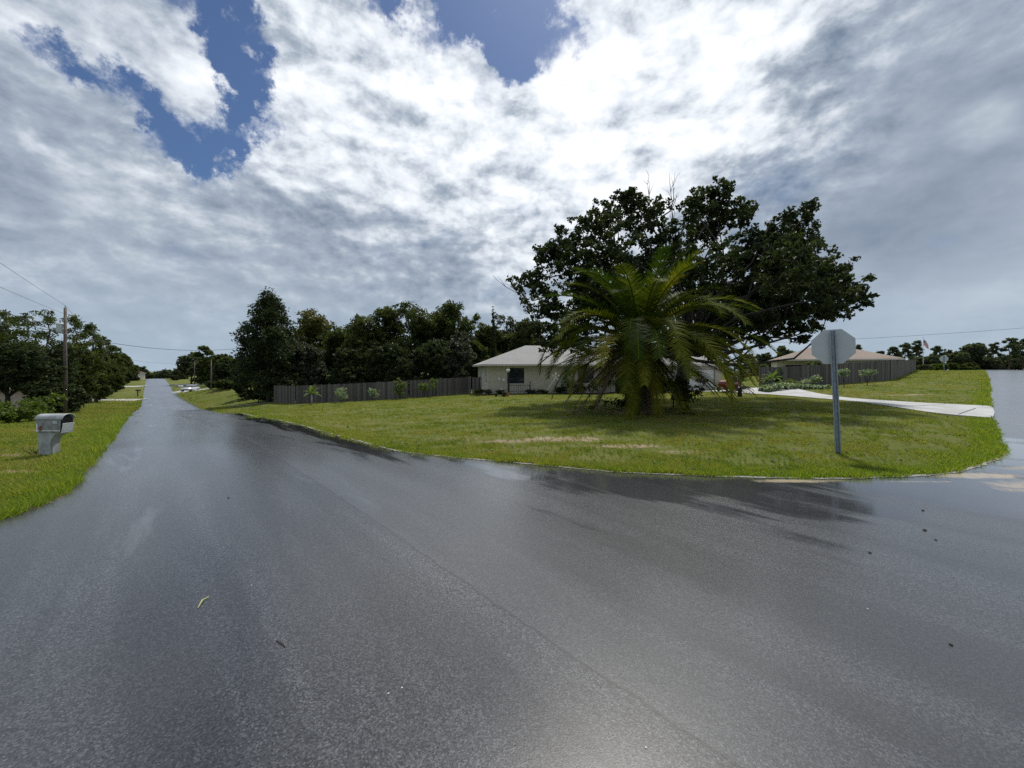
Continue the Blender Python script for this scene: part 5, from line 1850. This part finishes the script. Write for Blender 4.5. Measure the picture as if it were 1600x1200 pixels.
# low iron railing before the window
p = hp_at(1.75, -.85)
root = empty('iron_railing', (p[0], p[1], gz(p[0], p[1])), R(HOUSE_ROT), 'low black iron railing below the window of the beige house', 'railing')
rl = MB()
for zz in (.25, .78): rl.box((0, -.012, zz), (1.95, .012, zz + .03))
rl.build('rail', M['dark_iron'], root)
for i in range(10):
    b = MB(); b.tube([(0, 0, -.05), (0, 0, .92), (0, 0, 1.0)], [.012, .012, .003], 6)
    b.build('spindle', M['dark_iron'], root).location = (.08 + i * .2, 0.026, 0)
for i in (0, 1.95):
    b = MB(); b.box((-.03, -.03, -.1), (.03, .03, 1.1)); b.lathe([(.03, 1.1), (.045, 1.14), (.01, 1.2)], 8)
    b.build('post', M['dark_iron'], root).location = (i, -.045, 0)

# wall plaques and a stake left of the window
p = hp_at(.98, -.012, 1.36)
o = MB().prism([(.12 * math.cos(2 * math.pi * k / 12), .14 * math.sin(2 * math.pi * k / 12)) for k in range(12)], -.02, .0, 'xz').build('wall_plaque', M['white_paint'])
o.location = p; o.rotation_euler = (0, 0, R(HOUSE_ROT)); tag(o, 'small white plaque on the beige wall left of the lamp post', 'plaque')
p = hp_at(1.3, -.7)
root = empty('garden_stake', (p[0], p[1], gz(p[0], p[1])), 0, 'thin garden stake with a white ornament left of the lamp post', 'garden ornament')
MB().tube([(0, 0, -.05), (0, 0, 1.25)], .012, 6).build('rod', M['galvanised'], root)
MB().prism([(-.08, 1.2), (.08, 1.2), (.11, 1.32), (0, 1.46), (-.11, 1.32)], -.02, .02, 'xz').build('ornament', M['white_paint'], root, bevel=.01)
# white pinwheel ornament near the palm fronds
p = hp_at(5.9, -1.6)
root = empty('pinwheel', (p[0], p[1], gz(p[0], p[1])), R(20), 'white pinwheel ornament on a slanted stick beside the palm fronds', 'garden ornament')
MB().tube([(-.9, 0, .35), (0, 0, 1.6)], .022, 6).build('stick', M['white_paint'], root)
pw = MB()
for k in range(5):
    a = k * 2 * math.pi / 5 + .4
    pw.add([(0, -.03, 1.6), (.34 * math.cos(a - .28), -.06, 1.6 + .34 * math.sin(a - .28)), (.44 * math.cos(a), -.02, 1.6 + .44 * math.sin(a)), (.3 * math.cos(a + .3), .0, 1.6 + .3 * math.sin(a + .3))], [(0, 1, 2, 3)])
pw.build('vane', M['white_paint'], root).modifiers.new('thick', 'SOLIDIFY').thickness = .012

# bird bath and pots on the lawn
x, Y, _ = at(786, 622, 32.0)
root = empty('bird_bath', (x, Y, gz(x, Y)), 0, 'dark bird bath on the lawn before the house', 'bird bath')
MB().lathe([(.17, -.05), (.17, .04), (.07, .1), (.055, .42), (.09, .48)], 14).build('pedestal', M['dark_iron'], root)
MB().lathe([(.09, .483), (.34, .54), (.37, .58), (.33, .575), (.1, .52)], 18).build('bowl', M['dark_iron'], root)
for px, base, r, lab, mt in ((775, 624, .12, 'small black flower pot left of the bird bath', 'rubber'), (788, 625, .16, 'dark flower pot in front of the bird bath', 'rubber'),
                             (793, 622, .13, 'clay flower pot right of the bird bath', 'pot_clay')):
    x, Y, _ = at(px, base, 31.2)
    root = empty('flower_pot', (x, Y, gz(x, Y)), 0, lab, 'flower pot', 'flower pots round the bird bath')
    MB().lathe([(r * .7, -.02), (r, r * 1.9), (r * 1.12, r * 1.9), (r * 1.12, r * 2.2), (r * .95, r * 2.2), (r * .9, r * 1.8)], 14).build('pot', M[mt], root)
    rng = np.random.RandomState(int(px))
    V, F, t = leaves(np.array([(0, 0, r * 2.4)]), 16, r * 1.0, .12, .5, rng, .6)
    np_mesh('plant', V, [F], M['yellow_leaf' if mt == 'pot_clay' else 'oak_leaf'], root, {'tint': t})


# ------------------------------------------------------------------ red ride-on mower by the garage, dark stump on the drive edge
def mower():
    x, Y, _ = at(1139, 609, 31.5)
    z = gz(x, Y) + .03
    root = empty('riding_mower', (x, Y, z), R(-150), 'red ride on mower parked on the driveway beside the garage', 'mower')
    MB().prism([(.15, .42), (1.0, .40), (1.05, .62), (.95, .84), (.3, .93), (.15, .88)], -.3, .3, 'xz').build('hood', M['mower_red'], root, bevel=.06)
    MB().prism([(-.75, .42), (-.2, .42), (-.12, .6), (-.75, .72)], -.42, .42, 'xz').build('fender', M['mower_red'], root, bevel=.05)
    MB().prism([(-.2, .3), (.3, .3), (.3, .38), (-.2, .38)], -.42, .42, 'xz').build('footplate', M['rubber'], root, bevel=.01)
    s = MB().prism([(-.62, .735), (-.2, .735), (-.2, .84), (-.52, .86), (-.62, 1.2), (-.74, 1.2), (-.7, .8)], -.24, .24, 'xz').build('seat', M['rubber'], root, bevel=.03)
    MB().box((-.3, -.5, .12), (.5, .5, .27)).build('mower_deck', M['mower_red'], root, bevel=.05)
    MB().tube([(.2, 0, .9), (.02, 0, 1.12)], .025, 8).build('steering_column', M['rubber'], root)
    w = MB()
    k = 18
    w.tube([Vector((.02, 0, 1.12)) + Matrix.Rotation(R(-40), 3, 'Y') @ Vector((.18 * math.cos(2 * math.pi * i / k), .18 * math.sin(2 * math.pi * i / k), 0)) for i in range(k + 1)], .016, 6)
    w.build('steering_wheel', M['rubber'], root)
    for sx, sy, r, wd in ((-.5, .42, .27, .2), (-.5, -.42, .27, .2), (.8, .38, .2, .14), (.8, -.38, .2, .14)):
        t = MB().tube([(0, -wd / 2, 0), (0, -wd * .3, 0), (0, wd * .3, 0), (0, wd / 2, 0)], [r * .86, r, r, r * .86], 18).build('wheel', M['rubber'], root)
        t.location = (sx, sy, r)
        MB().tube([(0, -wd / 2 - .006, 0), (0, wd / 2 + .006, 0)], r * .5, 12).build('rim', M['white_paint'], t)
    return root


mower()
x, Y, _ = at(1156, 620, 26.0)
root = empty('tree_stump', (x, Y, gz(x, Y)), 0, 'dark stump with broken dead branches at the near driveway edge', 'tree stump')
rng = np.random.RandomState(5)
MB().tube([(0, 0, -.1), (0, .01, .3), (.02, 0, .62)], [.16, .13, .12], 10).build('trunk', M['mulch'], root)
db = MB()
for k in range(9):
    a = rng.uniform(-1.2, .7)
    limb(db, (0, 0, rng.uniform(.25, .6)), (math.cos(a) * rng.uniform(.4, .95), math.sin(a) * .5, rng.uniform(.0, .5)), .03, .008, rng, 3, .15, 4)
db.build('branch', M['dark_twig'], root)

# ------------------------------------------------------------------ small things lying on the road
def on_road(px, py):
    Y = CAMZ * FPX / (py - HY); x = (px - HX) / FPX * Y
    for _ in range(5):
        zz = gz(x, Y); Y = (CAMZ - zz) * FPX / (py - HY); x = (px - HX) / FPX * Y
    return x, Y, gz(x, Y)


a, b, c_ = on_road(309, 951), on_road(316, 940), on_road(326, 934)
o = MB().tube([(0, 0, .006), (b[0] - a[0], b[1] - a[1], .012), (c_[0] - a[0], c_[1] - a[1], .008)], [.003, .006, .004], 6).build('grass_stalk', M['twig'])
o.location = a; tag(o, 'pale green grass stalk lying on the wet asphalt', 'twig')
a, b = on_road(432, 1002), on_road(446, 1012)
o = MB().tube([(0, 0, .004), ((b[0] - a[0]) * .6, (b[1] - a[1]) * .5, .007), (b[0] - a[0], b[1] - a[1], .004)], [.0025, .0035, .002], 5).build('dark_twig', M['dark_twig'])
o.location = a; tag(o, 'short dark twig lying on the asphalt right of the grass stalk', 'twig')
rng = np.random.RandomState(2)
for k, (px, py, mt, r) in enumerate([(1009, 1169, 'pebble', .006), (607, 1084, 'pebble', .006), (628, 1075, 'pebble', .006), (640, 888, 'pebble', .007), (1445, 829, 'mulch', .018), (1442, 798, 'mulch', .015),
                                     (1359, 864, 'mulch', .014), (1486, 1008, 'mulch', .012), (393, 915, 'pebble', .006), (1356, 952, 'pebble', .007), (357, 778, 'mulch', .012), (1462, 844, 'mulch', .012)]):
    x, Y, z = on_road(px, py)
    bm = bmesh.new(); bmesh.ops.create_icosphere(bm, subdivisions=2, radius=r)
    for v in bm.verts: v.co *= rng.uniform(.8, 1.15); v.co.z *= .6
    me = bpy.data.meshes.new('pebble'); bm.to_mesh(me); bm.free(); me.materials.append(M[mt])
    o = bpy.data.objects.new('pebble', me); C.objects.link(o); o.location = (x, Y, z + r * .4)
    tag(o, 'tiny white stone chip lying on the asphalt' if mt == 'pebble' else 'tiny dark clod lying on the asphalt', 'pebble', 'white chips on the road' if mt == 'pebble' else 'dark clods on the road')

# a small dry twiggy weed by the mailbox
x, Y, _ = at(55, 707, 8.9)
root = empty('dry_weed', (x, Y, gz(x, Y)), 0, 'dry dark twiggy weed beside the foot of the grey mailbox', 'weed')
db = MB()
for k in range(16):
    a = rng.uniform(0, 6.28); l = rng.uniform(.15, .32)
    limb(db, (0, 0, 0), (math.cos(a) * l, math.sin(a) * l * .6, rng.uniform(.08, .28)), .006, .002, rng, 3, .15, 4)
db.build('stem', M['dark_twig'], root)


# ------------------------------------------------------------------ grass blades
def lawn_grass():
    rng = np.random.RandomState(12)
    N = 1900000
    # sample in azimuth and log radius so that the density falls off with distance
    a = np.radians(rng.uniform(-57, 57, N))
    lo, hi = math.log(4.6), math.log(105)
    r = np.exp(lo + (hi - lo) * rng.uniform(0, 1, N) ** 1.15)
    P = np.c_[r * np.sin(a), r * np.cos(a)]
    sr = polar_lookup(P, sroad) 
    keep = sr > -.01 + .06 * np.sin(P[:, 0] * 5.1 + 1.7 * np.sin(P[:, 1] * 3.7)) * np.sin(P[:, 1] * 4.3 + P[:, 0]) + rng.uniform(-.03, .05, len(P))
    P, r, sr = P[keep], r[keep], sr[keep]
    sd = polar_lookup(P, sdrv)
    keep = (sd > .02)
    P, r, sr = P[keep], r[keep], sr[keep]
    # keep off the houses and out of the woods behind the fences
    hl = (P - np.array((hhx, hhy))) @ np.array([[math.cos(R(HOUSE_ROT)), -math.sin(R(HOUSE_ROT))], [math.sin(R(HOUSE_ROT)), math.cos(R(HOUSE_ROT))]])
    keep = ~((hl[:, 0] > -.2) & (hl[:, 0] < 27) & (hl[:, 1] > -1.0 - 1.2 * (hl[:, 0] > 15)) & (hl[:, 1] < 10))
    keep &= ~((P[:, 1] > 40.5) & (P[:, 1] < 80) & (P[:, 0] > -24) & (P[:, 0] < 24))
    # bare patches
    m = np.zeros(len(P))
    for x, y, rx, ry, s in BARE:
        q = np.hypot((P[:, 0] - x) / rx, (P[:, 1] - y) / ry)
        m = np.maximum(m, s * np.clip((1.5 - q) / 1.2, 0, 1))
    keep &= rng.uniform(0, 1, len(P)) > m * .86
    P, r, sr = P[keep], r[keep], sr[keep]
    n = len(P)
    # clumpy growth
    cl = np.sin(P[:, 0] * 2.1 + 1.3 * np.sin(P[:, 1] * 1.7)) * np.sin(P[:, 1] * 2.6 + 1.1 * np.sin(P[:, 0] * 1.9)) + .5 * np.sin(P[:, 0] * 7.3 + P[:, 1] * 3.1) * np.sin(P[:, 1] * 8.7)
    left = P[:, 0] < left_x(P[:, 1]) + 1
    verge = np.exp(-np.maximum(sr - .05, 0) / .45)
    h = (.028 + .024 * np.clip(cl, -.6, 1.2)) * rng.uniform(.5, 1.5, n)
    h += verge * np.where(left, .075, .055) * rng.uniform(.3, 1.2, n)
    h += np.where(left, .025, 0) * rng.uniform(0, 1.6, n)
    w = (.0022 + .00052 * r) * rng.uniform(.7, 1.4, n)
    h *= (1 + .012 * r)
    z = zbase(P) - .012
    az = rng.uniform(0, 2 * np.pi, n)
    sx, sy = np.cos(az), np.sin(az)
    lean = rng.normal(0, .55, (n, 2)) * h[:, None]
    b0 = np.c_[P[:, 0] - sx * w, P[:, 1] - sy * w, z]
    b1 = np.c_[P[:, 0] + sx * w, P[:, 1] + sy * w, z]
    tip = np.c_[P[:, 0] + lean[:, 0], P[:, 1] + lean[:, 1], z + h]
    V = np.stack([b0, b1, tip], 1).reshape(-1, 3)
    F = np.arange(3 * n).reshape(-1, 3)
    t = np.clip(rng.normal(.40, .2, n) + .10 * cl + verge * .05 + (rng.rand(n) < .06) * .5, 0, 1)
    corner = np.clip((P[:, 0] - 2) / 5, 0, 1) * np.exp(-np.maximum(sr - .3, 0) / .5)
    lush = np.clip((70 - r) / 40, 0, 1) * np.clip(np.where(left, .85 * np.exp(-np.maximum(sr - .2, 0) / .8), .45 * verge + .9 * corner), 0, 1) * rng.uniform(.6, 1.1, n)
    o = np_mesh('lawn_grass', V, [F], M['grass_blade'], None, {'tint': np.repeat(t, 3), 'lush': np.repeat(np.clip(lush, 0, 1), 3)})
    tag(o, 'short green and straw coloured grass covering the lawns and verges', 'grass', kind='stuff')
    print('grass blades', n)


lawn_grass()


# ------------------------------------------------------------------ fallen leaves and bits of straw on the lawn
def litter():
    rng = np.random.RandomState(31)
    N = 5200
    a = np.radians(rng.uniform(-56, 56, N)); r = np.exp(rng.uniform(math.log(5), math.log(34), N))
    P = np.c_[r * np.sin(a), r * np.cos(a)]
    near_tree = np.hypot(P[:, 0] - 9, P[:, 1] - 19) < 11
    sr = polar_lookup(P, sroad)
    keep = (sr > -.05) & (polar_lookup(P, sdrv) > -.5) & (near_tree | (rng.rand(N) < .35))
    P = P[keep]
    V, F, t = leaves(np.c_[P, zbase(P) + .035], 1, .01, .085, .5, rng, 3.0)
    o = np_mesh('fallen_leaves', V, [F], M['palm_dry'], None, {'tint': t})
    tag(o, 'dry brown leaves scattered over the corner lawn', 'leaves', kind='stuff')


litter()
